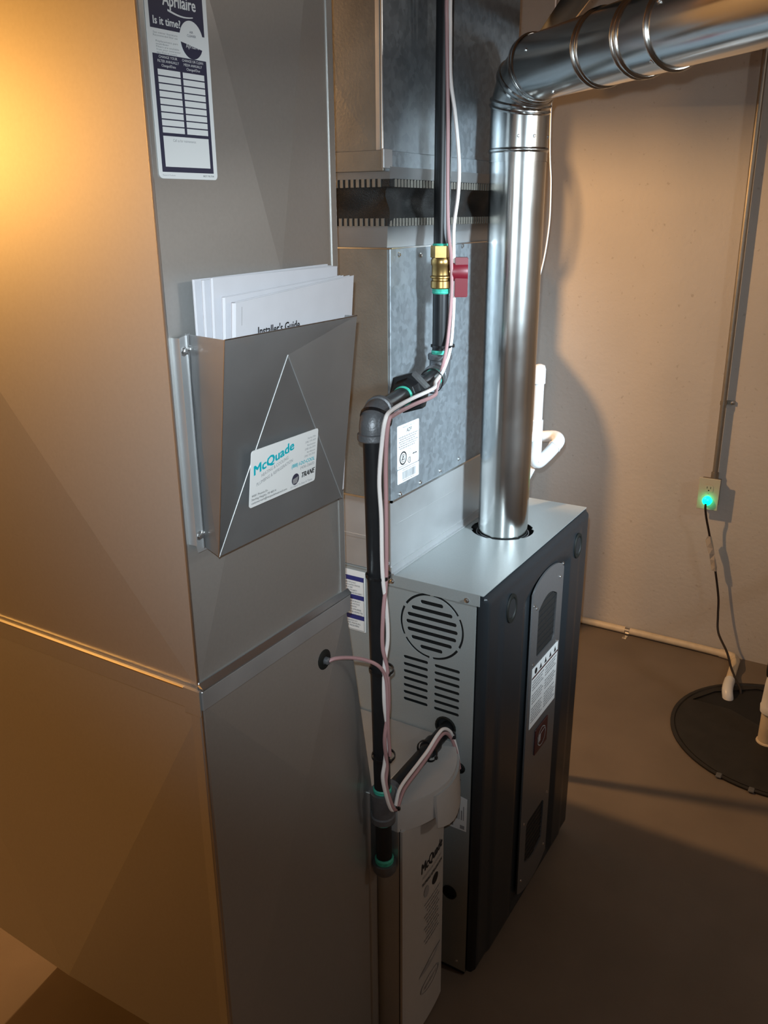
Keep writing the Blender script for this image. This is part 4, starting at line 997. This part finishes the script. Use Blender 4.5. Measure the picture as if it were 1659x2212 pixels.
rings(bm, rows); obj('wrapped_tag', bm, 'tape', pc, label='crumpled pale tag wrapped on the cord')
dp = thing('drain_pipe', 'pale condensate drain pipe along the foot of the wall', 'drain pipe', (1.95, 0.3, 0.0))
bm = B(); tube(bm, [(1.958, 1.2, 0.0185), (1.958, 0.6, 0.0185), (1.957, 0.2, 0.018), (1.955, -0.10, 0.018), (1.950, -0.215, 0.018)], 0.0150, 16, 3); obj('wall_run', bm, 'pvc_old', dp, True)
bm = B(); tube(bm, [(1.952, -0.200, 0.018), (1.948, -0.235, 0.018), (1.935, -0.258, 0.018), (1.910, -0.268, 0.018)], 0.0180, 16, 5); obj('elbow', bm, 'pvc_old', dp, True)
bm = B(); tube(bm, [(1.920, -0.268, 0.018), (1.78, -0.275, 0.020), (1.70, -0.279, 0.023)], 0.0165, 16, 3); obj('floor_run', bm, 'pvc_old', dp, True)
bm = B(); tube(bm, [(1.735, -0.278, 0.022), (1.69, -0.280, 0.024), (1.655, -0.284, 0.020), (1.635, -0.292, 0.000), (1.630, -0.297, -0.030)], 0.0200, 16, 5); obj('down_elbow', bm, 'pvc', dp, True)
bm = B(); lathe(bm, (1.957, 0.176, 0.018), (0, 1, 0), [(0, 0.0152), (0, 0.0170), (0.020, 0.0170), (0.020, 0.0152)], 16); box(bm, 1.905, 1.945, 0.177, 0.195, 0.0005, 0.002); obj('pipe_strap', bm, 'zinc', dp)

# ------------------------------------------------------------------ sump pit
su = thing('sump_pit', 'round black covered sump pit set in the floor', 'sump pit', (1.45, -0.49, 0.0))
SC = (1.450, -0.495); SR = 0.362
bm = B(); lathe(bm, (SC[0], SC[1], 0.001), (0, 0, 1), [(0, SR), (0.006, SR), (0.007, SR-0.012), (0.003, SR-0.016), (0.003, SR-0.03), (0.001, SR-0.03)], 64, caps=False); obj('rim', bm, 'sump', su, True)
lm = Frame((SC[0], SC[1], 0.004), (1, 0, 0), (0, 1, 0))
cutout = [(0.10, 0.315), (0.20, 0.255), (0.30, 0.12), (0.315, -0.02), (0.05, -0.02), (0.03, 0.05), (0.10, 0.18)]
obj('cover', plate2d(lm, circ(0, 0, SR-0.018, 64), [cutout], 0.005, 0.0), 'sump', su)
bm = B(); prism(bm, [(SC[0]+a*1.0, SC[1]+b) for a, b in cutout], 'z', 0.0006, 0.0011); obj('opening', bm, 'hole', su)
for t in (2.75, 3.05, 3.7, 4.4):
    bm = B(); c_ = Vector((SC[0]+(SR-0.004)*math.cos(t), SC[1]+(SR-0.004)*math.sin(t), 0.006)); box(bm, c_.x-0.013, c_.x+0.013, c_.y-0.009, c_.y+0.009, 0.003, 0.0095, 0.002, 1); obj('rim_clip', bm, 'fitting', su)
sd_ = thing('sump_discharge', 'white PVC sump discharge pipe with black rubber coupling', 'discharge pipe', (1.40, -0.455, 0.006))
ax, ay = 1.400, -0.462
bm = B(); cyl(bm, (ax, ay, 0.007), (ax, ay, 0.15), 0.030, 24); obj('pipe', bm, 'pvc_old', sd_, True)
bm = B(); lathe(bm, (ax, ay, 0.125), (0, 0, 1), [(0, 0.030), (0, 0.0365), (0.022, 0.0385), (0.026, 0.036), (0.070, 0.034), (0.100, 0.033), (0.128, 0.030), (0.145, 0.024)], 28); obj('check_valve', bm, 'pvc', sd_, True)
bm = B(); lathe(bm, (ax, ay, 0.258), (0, 0, 1), [(0, 0.024), (0.004, 0.034), (0.020, 0.036), (0.060, 0.034), (0.074, 0.026)], 24); obj('rubber_coupling', bm, 'rubber', sd_, True)
bm = B(); lathe(bm, (ax, ay, 0.325), (0, 0, 1), [(0, 0.026), (0.001, 0.0285), (0.013, 0.0285), (0.014, 0.026)], 20); obj('hose_clamp', bm, 'conduit', sd_, True)
bm = B(); tube(bm, [(ax, ay, 0.32), (ax, ay, 0.5), (ax+0.05, ay-0.09, 0.62), (ax+0.3, ay-0.24, 0.70), (ax+0.5, ay-0.30, 0.9), (ax+0.5, ay-0.30, 2.4)], 0.024, 18, 6); obj('riser', bm, 'pvc_old', sd_, True)
bm = B(); lathe(bm, (ax, ay, 0.0045), (0, 0, 1), [(0, 0.036), (0.006, 0.034), (0.008, 0.030)], 24); obj('seal_ring', bm, 'pvc_old', sd_, True)

# ------------------------------------------------------------------ overhead black pipe near the elbow, and the tank hidden behind the plenum
gm_ = thing('overhead_pipe', 'black iron pipe running overhead behind the flue elbow', 'pipe', (0.6, 0.15, 2.16))
od = Vector((0.875, 0.485, 0)).normalized(); oc = Vector((0.700, 0.185, 2.150))
bm = B(); cyl(bm, oc+od*0.9, oc-od*0.62, 0.0235, 20); obj('pipe', bm, 'rubber', gm_, True)
bm = B(); tube(bm, [oc+od*0.8+Vector((0.02, -0.03, 0.0)), oc+Vector((0.016, -0.028, 0.0)), oc-od*0.62+Vector((0.014, -0.028, 0.01))], 0.0030, 8, 4); obj('copper_line', bm, 'brass', gm_, True)
wt = thing('water_heater', 'tall water heater tank standing behind the furnace', 'water heater', (1.30, 1.05, 0.0))
bm = B(); lathe(bm, (1.30, 1.05, 0.03), (0, 0, 1), [(0, 0.235), (1.50, 0.235), (1.53, 0.225), (1.60, 0.16), (1.64, 0.07), (1.645, 0)], 40); obj('tank', bm, 'tank', wt, True)
bm = B(); cyl(bm, (1.30, 0.945, 1.60), (1.30, 0.945, 2.62), 0.028, 16); obj('vent_pipe', bm, 'flue', wt, True)
for t in range(3):
    bm = B(); cyl(bm, (1.30+0.18*math.cos(t*2.1), 1.05+0.18*math.sin(t*2.1), 0.0), (1.30+0.18*math.cos(t*2.1), 1.05+0.18*math.sin(t*2.1), 0.035), 0.02, 10); obj('foot', bm, 'rubber', wt, True)
bm = B(); tube(bm, [(1.30, 0.94, 2.1), (1.29, 0.90, 1.98), (1.30, 0.90, 1.85), (1.30, 0.93, 1.80)], 0.006, 8, 5); obj('hose', bm, 'rubber', wt, True)
